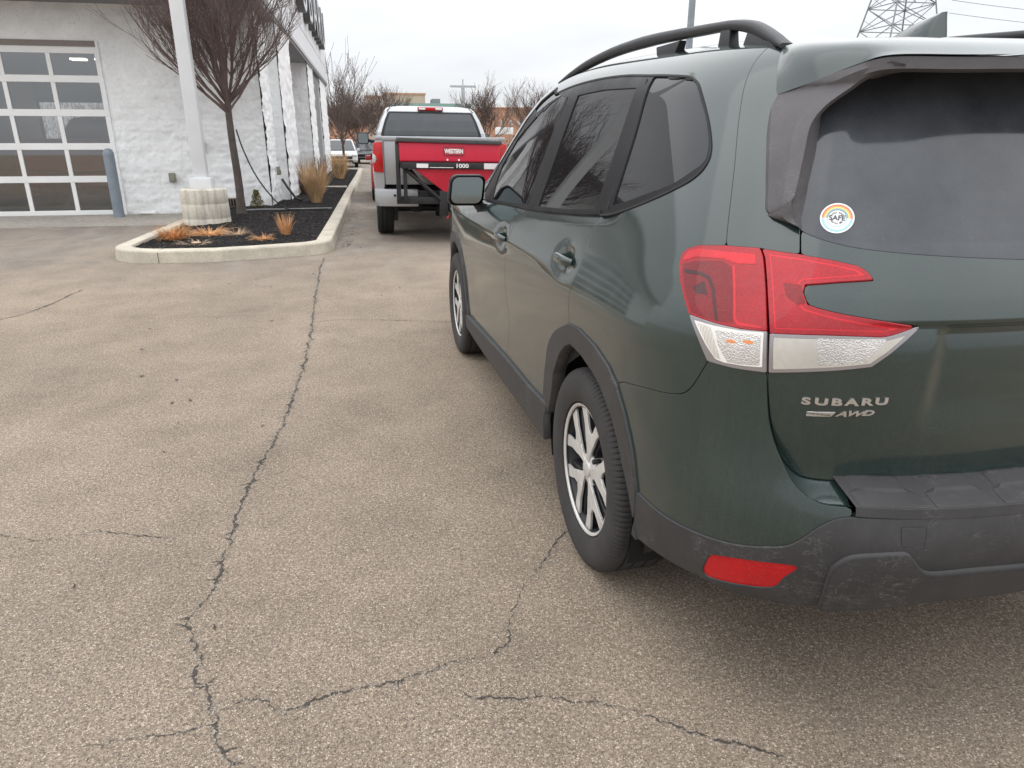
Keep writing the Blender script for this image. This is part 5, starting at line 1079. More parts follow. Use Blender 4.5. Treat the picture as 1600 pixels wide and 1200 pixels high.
# --- wheels
M['tyre'] = simple('dusty_tyre', (.034, .032, .031), .85, 0, .25, 9, bmp=.3, bscale=220)
M['alloy'] = simple('machined_alloy', (.60, .585, .56), .42, .35, .14, 9)
M['alloy_dark'] = simple('dark_painted_alloy', (.020, .021, .024), .5, .1, .2, 12)
M['steel'] = simple('brake_steel', (.20, .19, .18), .5, .8, .3, 20)
def tyre_bm():
    m = MB(); seg = 480; Rr = .348
    prof = [(.228, -.086), (.234, -.100), (.250, -.108), (.275, -.113), (.300, -.113), (.318, -.109), (.331, -.103), (.340, -.095), (.3455, -.084), (.3475, -.072),
            (.3475, -.062), (.3395, -.060), (.3395, -.051), (.348, -.049), (.348, -.020), (.340, -.018), (.340, -.009), (.348, -.007), (.348, .022), (.340, .024), (.340, .033), (.348, .035),
            (.348, .062), (.340, .064), (.340, .071), (.3475, .073), (.342, .092), (.331, .103), (.300, .113), (.26, .110), (.23, .09)]
    V = []; nP = len(prof)
    for k in range(seg):
        t = 2*math.pi*k/seg; c, s = math.cos(t), math.sin(t)
        for r, h in prof:
            g = 0
            if r > .3285 and (h < -.062): g = .0048 if (k % 4) == 0 else 0
            elif r > .345 and abs(h) < .062: g = .005 if ((k+int(abs(h)*150)) % 5) == 0 else 0
            if .250 < r < .322 and h < 0:   # moulded ring and shallow relief
                g += .0
            V.append((h, (r-g)*c, (r-g)*s))
    F = [(k*nP+i, k*nP+i+1, ((k+1) % seg)*nP+i+1, ((k+1) % seg)*nP+i) for k in range(seg) for i in range(nP-1)]
    m.add(V, F); return m
tb = tyre_bm(); 
def spoke_shapes(m, x0, x1, rot):
    """one Y-shaped double spoke in the wheel plane (a = sideways, b = outwards)"""
    fn = lambda a, b, d: (d+.020*max(0, 1-b/.20)*-0, a*math.cos(rot)-b*math.sin(rot), a*math.sin(rot)+b*math.cos(rot))
    def bow(b): return 0
    for sg in (1, -1):
        leg = [(.0, .110), (.028, .088), (.038, .106), (.058, .148), (.094, .190), (.099, .200), (.084, .208), (.056, .2145), (.040, .186), (.022, .152), (.0, .136)]
        q = [(a*sg, b) for a, b in leg]; q = q if sg > 0 else q[::-1]
        m.prism(q, fn, x0, x1)
    stem = [(-.008, .028), (-.011, .045), (-.0165, .062), (-.0285, .088), (-.004, .122), (.004, .122), (.0285, .088), (.0165, .062), (.011, .045), (.008, .028)]
    m.prism(stem, fn, x0+.0006, x1)
def wheel(cx, cy, sg, rot0):
    e = bpy.data.objects.new('wheel', None); COL.objects.link(e); e.parent = suv; e.location = (cx, cy, .346)
    e.rotation_euler = (0, 0, 0 if sg > 0 else math.pi)
    if wheel.me is None:
        a = tb.build('tyre', M['tyre'], e, ang=32)
        m = MB(); m.lathe([(.214, -.088), (.2235, -.094), (.2285, -.094), (.2285, -.090), (.2175, -.078), (.2145, -.074), (.205, -.04), (.198, .03), (.212, .09), (.225, .092)], 96, 'x')
        b = m.build('rim', M['alloy_dark'], e, ang=35)
        m = MB(); m.lathe([(.2150, -.0865), (.2160, -.0900), (.2215, -.0945), (.2262, -.0950), (.2270, -.092)], 96, 'x'); b2 = m.build('rim_lip', M['alloy'], e, ang=60)
        m = MB(); dk = MB()
        for k in range(5):
            spoke_shapes(m, -.0835, -.074, rot0+k*2*math.pi/5); 
            r_ = rot0+k*2*math.pi/5
            for s2 in (1, -1):   # painted flanks behind the machined face
                fn = lambda a, b, d: (d, a*math.cos(r_)-b*math.sin(r_), a*math.sin(r_)+b*math.cos(r_))
                q = [(a*s2, b) for a, b in [(.0, .03), (.024, .05), (.042, .10), (.112, .190), (.105, .214), (.070, .214), (.030, .145), (.0, .128)]]; dk.prism(q if s2 > 0 else q[::-1], fn, -.0675+.0004*s2, -.040)
        c = m.build('spokes', M['alloy'], e, bevel=.0012, seg=1)
        d = dk.build('spoke_flanks', M['alloy_dark'], e, bevel=.002, seg=1)
        m = MB(); m.lathe([(.0, -.089), (.024, -.089), (.029, -.086), (.031, -.080), (.052, -.0785), (.060, -.072), (.060, -.04)], 40, 'x')
        f = m.build('hub_cap', M['alloy'], e)
        m = MB(); 
        for k in range(5):
            t = rot0+(k+.5)*2*math.pi/5; m.lathe([(0, -.0785), (.0075, -.0785), (.009, -.076), (.009, -.05)], 12, 'x', (0, -.057*math.sin(t), .057*math.cos(t)))
        g = m.build('wheel_nuts', M['alloy_dark'], e); 
        m = MB(); m.lathe([(.0, -.035), (.07, -.035), (.072, -.02), (.145, -.02), (.145, .0), (.0, .0)], 48, 'x'); h = m.build('brake_disc', M['steel'], e, ang=30)
        m = MB(); m.lathe([(.0, .01), (.225, .01)], 48, 'x'); i_ = m.build('brake_shield', M['dark'], e)
        wheel.me = [a, b, b2, c, d, f, g, h, i_]
    else:
        for q in wheel.me:
            z = q.copy(); COL.objects.link(z); z.parent = e
        e.rotation_euler = (rot0 if sg > 0 else rot0, 0, 0 if sg > 0 else math.pi)
wheel.me = None
wheel(-.785, 0, 1, R(7)); wheel(-.785, 2.67, 1, R(20)); wheel(.785, 0, -1, R(5)); wheel(.785, 2.67, -1, R(33))
# wheel wells, and dark boxes added under the body to block light
for cy in (0, 2.67):
    for sg in (1, -1):
        m = MB(); arc = [(cy+.415*math.cos(t), .36+.405*math.sin(t)) for t in np.linspace(-.35, math.pi+.35, 25)]
        m.strip([(-.875*sg, y, z) for y, z in arc], [(-.50*sg, y, z) for y, z in arc]); m.add([(-.50*sg, y, z) for y, z in arc], [tuple(range(25))]); m.build('wheel_well', M['dark'], suv)
m = MB(); m.box(-.49, .49, -.62, 3.2, .24, .60); m.box(-.84, .84, .46, 2.22, .235, .50); m.box(-.80, .80, -.70, -.43, .40, .62); m.build('underbody_light_blocker', M['dark'], suv)
# --- nose, bonnet, windscreen (hidden side of the car)
ts = np.linspace(1, -1, 33); m = MB(); prev = None
for v_ in np.linspace(.24, .97, 12):
    p = P(uy(3.38, v_), v_); bu = .26*(1-((v_-.55)/.6)**2*.5)
    row = [(float(p[0])*t, 3.38+bu*(1-abs(t)**3.0)**(1/2.0), v_) for t in ts]
    if prev: m.strip(prev, row)
    prev = row
m.build('front_bumper', M['paint'], suv)
m = MB(); prev = None
for y_, v_ in ((3.38, .965), (3.2, .998), (3.0, 1.02), (2.6, 1.055), (2.22, 1.087)):
    p = P(uy(y_, v_), v_); row = [(float(p[0])*t, y_+(.24*(1-abs(t)**3)**.5 if y_ > 3.3 else .10*(1-t*t)), v_+.05*(1-t**4)*(0.15 if y_ > 3.3 else 1)) for t in ts]
    if prev: m.strip(prev, row)
    prev = row
m.build('bonnet', M['paint'], suv)
m = MB(); prev = prev; 
for (u_, v_) in A_edge[::-1]:
    p = P(u_, v_); row = [(float(p[0])*t, float(p[1])+.13*(1-t*t), float(p[2])+.02*(1-t*t)) for t in ts]
    if prev: m.strip(prev, row)
    prev = row
m.build('windscreen', M['glass'], suv)
# --- badges and sticker
def on(S, u, v, off=0):
    p = sp(S, u, v, off)[0]; h = .004; ex = S(np.array(u-h), np.array(v))-S(np.array(u+h), np.array(v)); ey = S(np.array(u), np.array(v+h))-S(np.array(u), np.array(v-h))
    return frame(p, ex, ey)
b0, b1, b2, b3 = UV['badge']
M['badge'] = simple('dull_chrome_badge', (.62, .62, .62), .28, .9, .1)
bd = bpy.data.objects.new('maker_badge', None); COL.objects.link(bd); bd.parent = tg
wd = 'SUBARU'
for i, ch in enumerate(wd):
    f = (i+.5)/6; u_ = b0[0]*(1-f)+b1[0]*f; v_ = b0[1]*(1-f)+b1[1]*f+.004
    text('letter', ch, .0215, M['badge'], bd, on(T, u_, v_, .0022), .0016, .0009, 1.78)
bd = bpy.data.objects.new('drive_badge', None); COL.objects.link(bd); bd.parent = tg
for i, (ch, f) in enumerate((('A', .50), ('W', .68), ('D', .88))):
    u_ = b2[0]*(1-f)+b3[0]*f; v_ = b2[1]*(1-f)+b3[1]*f+.001
    text('letter', ch, .0175, M['badge'], bd, on(T, u_, v_, .002), .0012, .0006, 1.75, shear=.35)
bar = np.array([(u2s(b2[0]*(1-f)+b3[0]*f), b2[1]*(1-f)+b3[1]*f+dv) for f, dv in ((0, -.005), (.36, -.005), (.42, .005), (0, .005))])
panel('badge_bar', bar, T, off=.0025, mat=M['badge'], parent=bd, res=.002, gap=0, skirt=.003, bevel=.0004)
f = .18; text('symmetrical_word', 'SYMMETRICAL', .0052, M['trim'], bd, on(T, b2[0]*(1-f)+b3[0]*f, b2[1]*(1-f)+b3[1]*f, .0028), .0001, .0, 1.45)
# round sticker
su_, sv_ = UV['sticker'][0]; fm = on(GL, su_, sv_, .0008)
def disc(name, r0, r1, a0, a1, mat, z, par, n=48):
    m = MB(); V = []; k = max(6, int(n*abs(a1-a0)/360))
    for i in range(k+1):
        t = R(a0+(a1-a0)*i/k)
        for r in (r0, r1): V.append(fm @ Vector((r*math.cos(t), r*math.sin(t), z)))
    m.add(V, [(2*i, 2*i+1, 2*i+3, 2*i+2) for i in range(k)]); return m.build(name, mat, par, smooth=False)
RS = .0335
stw = simple('sticker_white', (.80, .80, .78), .4, 0, .03); rw = bpy.data.objects['rear_window']
st = disc('window_sticker', 0.0001, RS, 0, 360, stw, 0, rw, 64)

stickers = [((.62, .16, .10), .90, .82), ((.78, .36, .12), .82, .74), ((.80, .62, .22), .74, .65), ((.22, .42, .45), .65, .56)]
# the coloured bands are drawn in the sticker's own material slots, one mesh
def band(me_o, r0, r1, a0, a1, col, nm):
    mt = simple(nm, col, .4, 0, .03); bm_ = bmesh.new(); bm_.from_mesh(me_o.data); me_o.data.materials.append(mt); mi = len(me_o.data.materials)-1
    k = 24; L = []
    for i in range(k+1):
        t = R(a0+(a1-a0)*i/k); L.append([bm_.verts.new(fm @ Vector((r*RS*math.cos(t), r*RS*math.sin(t), .0003))) for r in (r0, r1)])
    for i in range(k): fc = bm_.faces.new((L[i][0], L[i][1], L[i+1][1], L[i+1][0])); fc.material_index = mi
    bm_.to_mesh(me_o.data); bm_.free()
for i, (c, r1, r0) in enumerate(stickers): band(st, r0, r1, 0, 180, c, 'sticker_band')
band(st, .78, .90, 180, 360, (.32, .60, .66), 'sticker_blue'); band(st, .54, .58, 180, 360, (.32, .55, .62), 'sticker_ring')
band(st, .52, .55, 0, 180, (.2, .3, .35), 'sticker_ring')
ink = simple('sticker_ink', (.05, .06, .07), .5)
text('sticker_word', 'SAFE', .0155, ink, st, fm @ Matrix.Translation((0, 0, .0005)), .0001, .0004, 1.0)
for s_t, rad, up_, a_c in (('YOU ARE', .0125, True, 90), ('WITH ME', .0125, False, 270)):
    n = len(s_t)
    for i, ch in enumerate(s_t):
        if ch == ' ': continue
        a = a_c+(n/2-.5-i)*17*(1 if up_ else -1)
        mt = fm @ Matrix.Translation((rad*math.cos(R(a)), rad*math.sin(R(a)), .0005)) @ Matrix.Rotation(R(a-90 if up_ else a+90), 4, 'Z')
        text('sticker_letter', ch, .0058, ink, st, mt, .0001, .0001)
# ------------------------------------------------------------ pickup truck with salt spreader
def wheel_simple(par, x, y, r, w_, sg, nm='wheel'):
    e = bpy.data.objects.new('wheel', None); COL.objects.link(e); e.parent = par; e.location = (x, y, r)
    m = MB(); m.lathe([(r*.62, -w_/2), (r*.80, -w_/2), (r*.96, -w_*.46), (r, -w_*.38), (r, -w_*.20), (r*.975, -w_*.19), (r*.975, -w_*.15), (r, -w_*.14), (r, w_*.05), (r*.975, w_*.06), (r*.975, w_*.10), (r, w_*.11), (r, w_*.38), (r*.96, w_*.46), (r*.8, w_/2), (r*.62, w_/2)], 64, 'x'); m.build('tyre', M['tyre_dark'], e)
    m = MB(); m.lathe([(0, -w_*.30*1), (r*.2, -w_*.32), (r*.25, -w_*.2), (r*.56, -w_*.25), (r*.63, -w_*.48)], 40, 'x'); m.lathe([(0, w_*.30*1), (r*.2, w_*.32), (r*.25, w_*.2), (r*.56, w_*.25), (r*.63, w_*.48)], 40, 'x'); m.build('rim', M['alloy'], e)
    return e
M['tyre_dark'] = simple('black_tyre', (.016, .016, .016), .85, 0, .2, 9); M['silver'] = paint('silver_paint', (.38, .39, .40), .5, .34, .25, (.25, .24, .22), False); M['silver'].name = 'silver_paint'
M['red'] = paint('red_paint', (.42, .012, .018), .1, .4, .2, (.2, .15, .12), False); M['spred'] = simple('spreader_red', (.56, .018, .050), .42, 0, .08, 3); M['steelblack'] = simple('black_steel', (.014, .014, .015), .5, 0, .3, 10)
M['white_car'] = paint('white_paint', (.62, .63, .64), 0, .4, .3, (.3, .28, .25), False); M['truck_red'] = lens_mat('truck_lamp_red', (.50, .012, .012), .2, 60, .3, .3, dirt=.1); M['truck_glass'] = glassm('truck_rear_glass', (.035, .038, .042), .03, .12)
def pickup(name, label, body, loc, rz, roll=0., glass=None):
    T_ = thing(name, label, 'pickup truck', loc, rz); T_.rotation_euler = (0, roll, rz)
    m = MB()     # bed sides: lofted section so the flank swells over the wheels
    for sg in (1, -1):
        sec = [(.90, .52), (.965, .56), (.985, .80), (.995, 1.02), (.975, 1.22), (.960, 1.36), (.945, 1.415), (.90, 1.425), (.86, 1.42), (.85, .80)]
        rows = [[(x*sg*s, y, z) for x, z in sec] for y, s in ((.20, .985), (.26, .998), (.6, 1.), (1.25, 1.01), (1.9, 1.0), (1.94, .998))]
        mm = MB()
        for a, b in zip(rows[:-1], rows[1:]): mm.strip(a, b)
        n = len(sec); mm.add(rows[0], [tuple(range(n))]); mm.add(rows[-1], [tuple(range(n))]); bs = mm.build('bed_side', body, T_, ang=35)
    mm = MB(); mm.box(-.83, .83, .22, .30, .80, 1.415); tgx = mm.build('tailgate', body, T_, bevel=.018); mm = MB(); mm.box(-.60, .60, .205, .219, .92, 1.22); mm.build('tailgate_panel', body, tgx, bevel=.006)
    mm = MB(); mm.box(-.86, .86, .195, .35, 1.416, 1.475); mm.build('tailgate_cap', body, T_, bevel=.012)
    for sg in (1, -1):
        mm = MB(); mm.box(sg*.90-.055, sg*.90+.055, .20, 1.95, 1.426, 1.478); mm.build('bed_rail_cap', body, T_, bevel=.010)
        mm = MB(); mm.prism([(sg*.845, .97), (sg*.985, .98), (sg*.995, 1.2), (sg*.975, 1.385), (sg*.850, 1.40)][::sg], lambda a, b, d: (a, d, b), .175, .235); tl = mm.build('tail_lamp', M['truck_red'], T_, bevel=.015)
        mm = MB(); mm.prism([(sg*.965, 1.10), (sg*1.0, 1.12), (sg*.995, 1.24), (sg*.955, 1.21), (sg*.935, 1.16)][::sg], lambda a, b, d: (a, d, b), .168, .23); mm.build('reverse_lens', M['lclear'], tl, bevel=.006)
    mm = MB(); mm.box(-.13, .13, .196, .206, 1.24, 1.33); mm.build('tailgate_handle', M['clad'], tgx, bevel=.008)
    # bumper with painted ends
    mm = MB(); mm.box(-.40, .40, .02, .22, .60, .72); mm.build('step_bumper', M['clad'], T_, bevel=.02)
    for sg in (1, -1):
        mm = MB(); pr = [(sg*.36, .0), (sg*.70, .015), (sg*.92, .07), (sg*.985, .16), (sg*.99, .34), (sg*.93, .34), (sg*.90, .22), (sg*.36, .20)][::sg]; mm.prism(pr, lambda a, b, d: (a, b, d), .50, .745); be = mm.build('bumper_end', body, T_, bevel=.022)
        mm = MB(); mm.lathe([(0, 0), (.018, 0), (.018, .02)], 16, 'y', (sg*.70, .008, .66)); mm.build('sensor', M['dark'], be)
        mm = MB(); mm.box(sg*.79-.15, sg*.79+.15, .80, .83, .22, .56); mm.build('mud_flap', M['clad'], T_, bevel=.01)
    mm = MB(); mm.box(-.80, .80, .3, 1.9, .62, .86); mm.box(-.45, -.30, .1, 5.2, .42, .60); mm.box(.30, .45, .1, 5.2, .42, .60); mm.build('chassis', M['dark'], T_)
    mm = MB(); mm.lathe([(.0, -.7), (.06, -.7), (.06, .7), (0, .7)], 14, 'x', (0, 1.10, .40)); mm.lathe([(0, -.1), (.14, -.08), (.14, .08), (0, .1)], 18, 'x', (0.05, 1.10, .40)); mm.build('rear_axle', M['steelblack'], T_)
    # cab
    ringz = [(1.40, .955, 1.95, 4.2), (1.55, .925, 1.97, 4.0), (1.74, .855, 2.06, 3.75), (1.90, .775, 2.16, 3.45), (1.955, .72, 2.26, 3.3), (1.985, .55, 2.42, 3.1)]
    rows = []
    for z, hw, y0_, y1_ in ringz:
        rows.append([(x*hw, y, z) for x, y in ((-1, y0_+.10), (-.97, y0_+.03), (-.88, y0_), (-.5, y0_-.015), (0, y0_-.02), (.5, y0_-.015), (.88, y0_), (.97, y0_+.03), (1, y0_+.10), (1, y1_-.3), (.9, y1_-.05), (.4, y1_+.03), (-.4, y1_+.03), (-.9, y1_-.05), (-1, y1_-.3))])
    mm = MB(); n = 15
    for a, b in zip(rows[:-1], rows[1:]): mm.strip(a+[a[0]], b+[b[0]])
    mm.add(rows[-1], [tuple(range(n))]); mm.build('cab', body, T_, ang=38)
    lo = [(-1.0, 1.96, .50), (1.0, 1.96, .50)]
    mm = MB()
    for sg in (1, -1):
        sec = [(.93, .48), (.985, .56), (.985, .85), (.995, 1.08), (.975, 1.25), (.955, 1.40), (.90, 1.41)]
        rws = [[(x*sg*s, y, z if z < 1.3 else z*k) for x, z in sec] for y, s, k in ((1.96, 1, 1), (4.2, 1, .99), (4.9, .985, .97), (5.5, .93, .93))]
        m3 = MB()
        for a, b in zip(rws[:-1], rws[1:]): m3.strip(a, b)
        m3.build('cab_side', body, T_, ang=35)
    mm.strip([(-.9, 4.0, 1.40), (-.9, 5.55, 1.28)], [(.9, 4.0, 1.40), (.9, 5.55, 1.28)]); mm.strip([(-.9, 5.55, 1.28), (-.9, 5.6, .5)], [(.9, 5.55, 1.28), (.9, 5.6, .5)]); mm.strip([(-.95, 1.96, 1.41), (-.95, 1.96, .5)], [(.95, 1.96, 1.41), (.95, 1.96, .5)]); mm.build('bonnet', body, T_)
    # rear window set into the cab back (follows its slope)
    def cb_pt(fx, z, off=.012):
        zz = [q[0] for q in ringz]; hw = np.interp(z, zz, [q[1] for q in ringz]); y0_ = np.interp(z, zz, [q[2] for q in ringz]); return (fx*hw, y0_-.020*(1-abs(fx))-off, z)
    wz = np.linspace(1.46, 1.865, 8); wr = [[cb_pt(f, z) for f in np.linspace(-.86, .86, 15)] for z in wz]; mm = MB()
    for a, b in zip(wr[:-1], wr[1:]): mm.strip(a, b)
    rw_ = mm.build('rear_window', M['truck_glass'], T_)
    mm = MB(); out = [cb_pt(-.885, z, .010) for z in wz]; 
    for f0, f1 in ((-.905, -.855), (.855, .905)): mm.strip([cb_pt(f0, z, .014) for z in wz], [cb_pt(f1, z, .014) for z in wz])
    mm.strip([cb_pt(f, 1.86, .014) for f in np.linspace(-.89, .89, 15)], [cb_pt(f, 1.885, .014) for f in np.linspace(-.89, .89, 15)]); mm.build('window_seal', M['rubber'], rw_)
    for f in (-.93, .93): 
        mm = MB(); mm.strip([cb_pt(f-.012, z, .006) for z in (1.885, 1.92, 1.955)], [cb_pt(f+.012, z, .006) for z in (1.885, 1.92, 1.955)]); mm.build('roof_seam', M['rubber'], T_)
    mm = MB(); y_ = 2.12; mm.box(-.215, .215, y_-.02, y_+.16, 1.905, 1.962); hb = mm.build('high_brake_lamp', M['truck_red'], T_, bevel=.012)
    for x in (-.14, .14): mm = MB(); mm.box(x-.055, x+.055, y_-.028, y_-.018, 1.918, 1.95); mm.build('cargo_lens', M['white'], hb, bevel=.008)
    for sg in (1, -1):
        for za, zb, ya, yb, yc, yd in ((1.46, 1.84, 2.18, 2.95, 2.32, 2.90), (1.46, 1.84, 3.03, 3.95, 3.0, 3.52)):
            def sp_(y, z): zz = [q[0] for q in ringz]; return (sg*(np.interp(z, zz, [q[1] for q in ringz])+.006), y, z)
            mm = MB(); mm.add([sp_(ya, za), sp_(yb, za), sp_(yd, zb), sp_(yc, zb)], [(0, 1, 2, 3)]); mm.build('side_window', M['truck_glass'], T_)
        mm = MB(); mm.tube([(sg*.95, 3.95, 1.40), (sg*1.06, 3.9, 1.42)], .03, 8); mm.build('mirror_arm', M['clad'], T_)
        mm = MB(); rr_ = rrect(sg*1.17, 1.46, .105, .105, .04); mm.prism(rr_, lambda a, b, d: (a, d, b), 3.82, 3.96); mo = mm.build('wing_mirror', M['trim'], T_, bevel=.015)
        mm = MB(); mm.prism(rrect(sg*1.17, 1.46, .090, .090, .03), lambda a, b, d: (a, d, b), 3.812, 3.819); mm.build('mirror_glass', M['mirror'], mo)
    for sg in (1, -1):
        for y in (1.10, 4.75): wheel_simple(T_, sg*.84, y, .395, .265, sg)
    return T_
tr_ = pickup('pickup_truck', 'silver pickup truck parked by the kerb with a red spreader on its tail', M['silver'], (.985, 10.62, 0), R(-.3), R(.7))
# spreader: hopper, band, funnel, frame
sp_ = thing('salt_spreader', 'red tailgate salt spreader mounted behind the silver pickup', 'spreader', (1.10, 10.35, 0)); sp_.rotation_euler = (0, R(.9), R(-.3))
m = MB(); m.box(-.755, .655, -.17, .34, 1.135, 1.40); hp = m.build('hopper', M['spred'], sp_, bevel=.03, seg=3)
m = MB(); m.add([(-.79, -.205, 1.398), (.68, -.205, 1.375), (.68, .36, 1.375), (-.79, .36, 1.398), (-.77, -.195, 1.452), (.67, -.195, 1.425), (.67, .35, 1.43), (-.77, .35, 1.457)], [(0, 1, 2, 3), (4, 7, 6, 5), (0, 4, 5, 1), (1, 5, 6, 2), (2, 6, 7, 3), (3, 7, 4, 0)]); m.build('hopper_lid', M['clad'], sp_, bevel=.015)
m = MB(); m.box(-.73, .65, -.20, .30, 1.045, 1.134); bnd = m.build('hopper_band', M['steelblack'], sp_, bevel=.010)
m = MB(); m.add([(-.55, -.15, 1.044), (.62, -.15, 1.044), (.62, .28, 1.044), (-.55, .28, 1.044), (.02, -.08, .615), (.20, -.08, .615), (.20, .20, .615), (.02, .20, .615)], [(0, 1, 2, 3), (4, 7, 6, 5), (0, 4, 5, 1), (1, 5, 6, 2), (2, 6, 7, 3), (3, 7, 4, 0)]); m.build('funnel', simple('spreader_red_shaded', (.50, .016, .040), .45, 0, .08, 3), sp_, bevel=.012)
m = MB(); m.box(-.80, -.74, -.12, .0, .62, 1.40); m.box(-.70, -.65, -.10, .02, .60, 1.05); m.tube([(-.66, -.10, 1.03), (-.18, -.08, .62)], .028, 8); m.tube([(-.60, .0, 1.03), (-.30, .0, .66)], .022, 8); m.box(-.80, .60, -.05, .10, .56, .66); m.box(-.20, -.08, -.10, .06, .40, .75); m.box(.22, .34, -.10, .06, .36, .70); m.tube([(-.77, -.14, 1.36), (-.77, -.16, .95)], .02, 8); fr_o = m.build('mount_frame', M['steelblack'], sp_, bevel=.006)
m = MB(); m.lathe([(0, .34), (.16, .34), (.17, .36), (.17, .40), (.05, .42)], 28, 'z', (.12, .0, 0)); m.build('spinner', M['steelblack'], sp_)
m = MB(); m.box(-.04, .28, -.16, .10, .42, .60); m.build('motor_box', M['steelblack'], sp_, bevel=.02)
m = MB(); m.tube([(-.02, -.12, .52), (-.05, -.17, .44), (-.10, -.15, .38), (-.10, -.10, .35)], .010, 6); m.build('red_strap', simple('red_strap', (.6, .03, .02), .6), sp_)
m = MB(); m.box(-.14, .14, -.180, -.171, 1.225, 1.335); pl_ = m.build('name_plate', simple('plate_dark', (.10, .03, .04), .5), hp); m = MB(); m.box(-.13, .13, -.1825, -.1805, 1.231, 1.329); pw = m.build('plate_face', simple('plate_red', (.40, .03, .05), .5), pl_)
fx = lambda x, y, z: Matrix(((1, 0, 0, x), (0, 0, -1, y), (0, 1, 0, z), (0, 0, 0, 1)))
wt_ = simple('white_lettering', (.78, .76, .74), .5, 0, .03)
text('plate_word', 'WESTERN', .078, wt_, pw, fx(0, -.1845, 1.280), .001, .0035, .80, space=.9)
text('model_number', '1000', .075, wt_, bnd, fx(.11, -.202, 1.088), .001, .002, 1.25)
m = MB(); m.box(-.52, -.36, -.2035, -.2015, 1.060, 1.115); m.build('paper_label', wt_, bnd); m = MB(); m.box(-.34, -.01, -.2035, -.2015, 1.062, 1.070); m.build('white_stripe', wt_, bnd); m = MB(); m.box(.42, .64, -.2035, -.2015, 1.05, 1.128); m.build('paper_label', simple('pale_label', (.70, .66, .66), .6), bnd)
for x in (-.09, .07): m = MB(); m.lathe([(0, -.004), (.013, -.004), (.013, .004)], 12, 'y', (x, -.174, 1.168)); m.build('rivet', wt_, hp)
m = MB(); m.tube([(-.05, -.02, .50), (-.15, -.03, .50)], .03, 8); 
pb = thing('purple_bag', 'crumpled purple and white bag wedged under the red spreader', 'bag', (1.30, 10.52, .48)); m = MB(); r_ = random.Random(3); V = []
for i in range(7):
    for j in range(12):
        a = 2*math.pi*j/12; b = math.pi*i/6-math.pi/2; V.append((.21*math.cos(a)*math.cos(b)*r_.uniform(.85, 1.1), .08*math.sin(a)*math.cos(b), .05*math.sin(b)*r_.uniform(.8, 1.2)))
m.add(V, [(i*12+j, i*12+(j+1) % 12, (i+1)*12+(j+1) % 12, (i+1)*12+j) for i in range(6) for j in range(12)]); pm, pt2, pp2 = newmat('purple_white_bag'); o2 = N(pt2, 'ShaderNodeTexCoord').outputs['Object']; pt2.links.new(ramp(pt2, noise(pt2, o2, 14, 3).outputs[0], [(.48, (.14, .06, .35)), (.52, (.60, .58, .66))]).outputs[0], pp2.inputs['Base Color']); m.build('bag_body', pm, pb)
# ------------------------------------------------------------ other cars
def sedan(name, label, body, loc, rz, h=1.45, L=4.6, w_=1.82, group=None, plate=True):
    T_ = thing(name, label, 'car', loc, rz, group); hw = w_/2
    prof = [(0, .38), (.02, .62), (.10, .74), (.90, .86), (1.05, .90), (3.7, .94), (4.35, .92), (4.55, .80), (4.6, .45), (4.5, .30), (.15, .28)]; prof = [(y*L/4.6, z*h/1.45) for y, z in prof]
    m = MB(); V = []; secs = [(-1, .10), (-.93, .0), (.93, .0), (1, .10)]
    for fx_, ins in ((-1, 1), (-.90, 0), (.90, 0), (1, 1)):
        cy, cz = L/2, .6
        for y, z in prof: V.append((fx_*hw, cy+(y-cy)*(.965 if ins else 1), cz+(z-cz)*(.90 if ins else 1)))
    n = len(prof); F = [(i*n+j, i*n+(j+1) % n, (i+1)*n+(j+1) % n, (i+1)*n+j) for i in range(3) for j in range(n)]+[tuple(range(n)), tuple(range(3*n, 4*n))[::-1]]
    m.add(V, F); m.build('body', body, T_, bevel=.03, ang=40)
    zt, zb = h, .90*h/1.45
    lo = [(-.88*hw, .95), (.88*hw, .95), (.88*hw, 3.9), (-.88*hw, 3.9)]; hi = [(-.68*hw, 1.75), (.68*hw, 1.75), (.68*hw, 3.25), (-.68*hw, 3.25)]
    m = MB(); m.add([(x, y*L/4.6, zb) for x, y in lo]+[(x, y*L/4.6, zt-.04) for x, y in hi], [(0, 1, 5, 4), (1, 2, 6, 5), (2, 3, 7, 6), (3, 0, 4, 7), (4, 5, 6, 7)]); m.build('greenhouse', M['truck_glass'], T_, bevel=.03)
    m = MB(); m.add([(x*1.02, y*L/4.6, zt-.05) for x, y in hi]+[(x*.9, (y-2.5)*.9*L/4.6+2.5, zt) for x, y in hi], [(0, 1, 5, 4), (1, 2, 6, 5), (2, 3, 7, 6), (3, 0, 4, 7), (4, 5, 6, 7), (0, 3, 2, 1)]); m.build('roof', body, T_, bevel=.015)
    m = MB()
    for i in (0, 1, 2, 3): m.tube([(lo[i][0], lo[i][1]*L/4.6, zb-.01), (hi[i][0], hi[i][1]*L/4.6, zt-.045)], .035, 6)
    m.build('roof_pillars', body, T_)
    m = MB(); m.box(-.42*hw*1.6, .42*hw*1.6, -.02, .03, .48, .64); m.build('grille', M['dark'], T_, bevel=.01); m = MB(); m.box(-.70*hw, .70*hw, -.012, .05, .30, .42); m.build('lower_grille', M['dark'], T_, bevel=.01)
    for sg in (1, -1):
        m = MB(); m.box(sg*.80*hw-.14, sg*.80*hw+.14, -.01, .12, .60, .72); m.build('headlamp', M['lclear'], T_, bevel=.02)
        m = MB(); m.box(sg*hw*1.06-.08, sg*hw*1.06+.08, 1.35, 1.48, .92, 1.06); m.build('door_mirror', body, T_, bevel=.03)
        for y in (.85, 3.7): wheel_simple(T_, sg*(hw-.10), y*L/4.6, .33, .21, sg)
    return T_
sedan('parked_car', 'white car facing the camera beyond the far end of the planter', M['white_car'], (-1.72, 43, 0), R(1), 1.55)
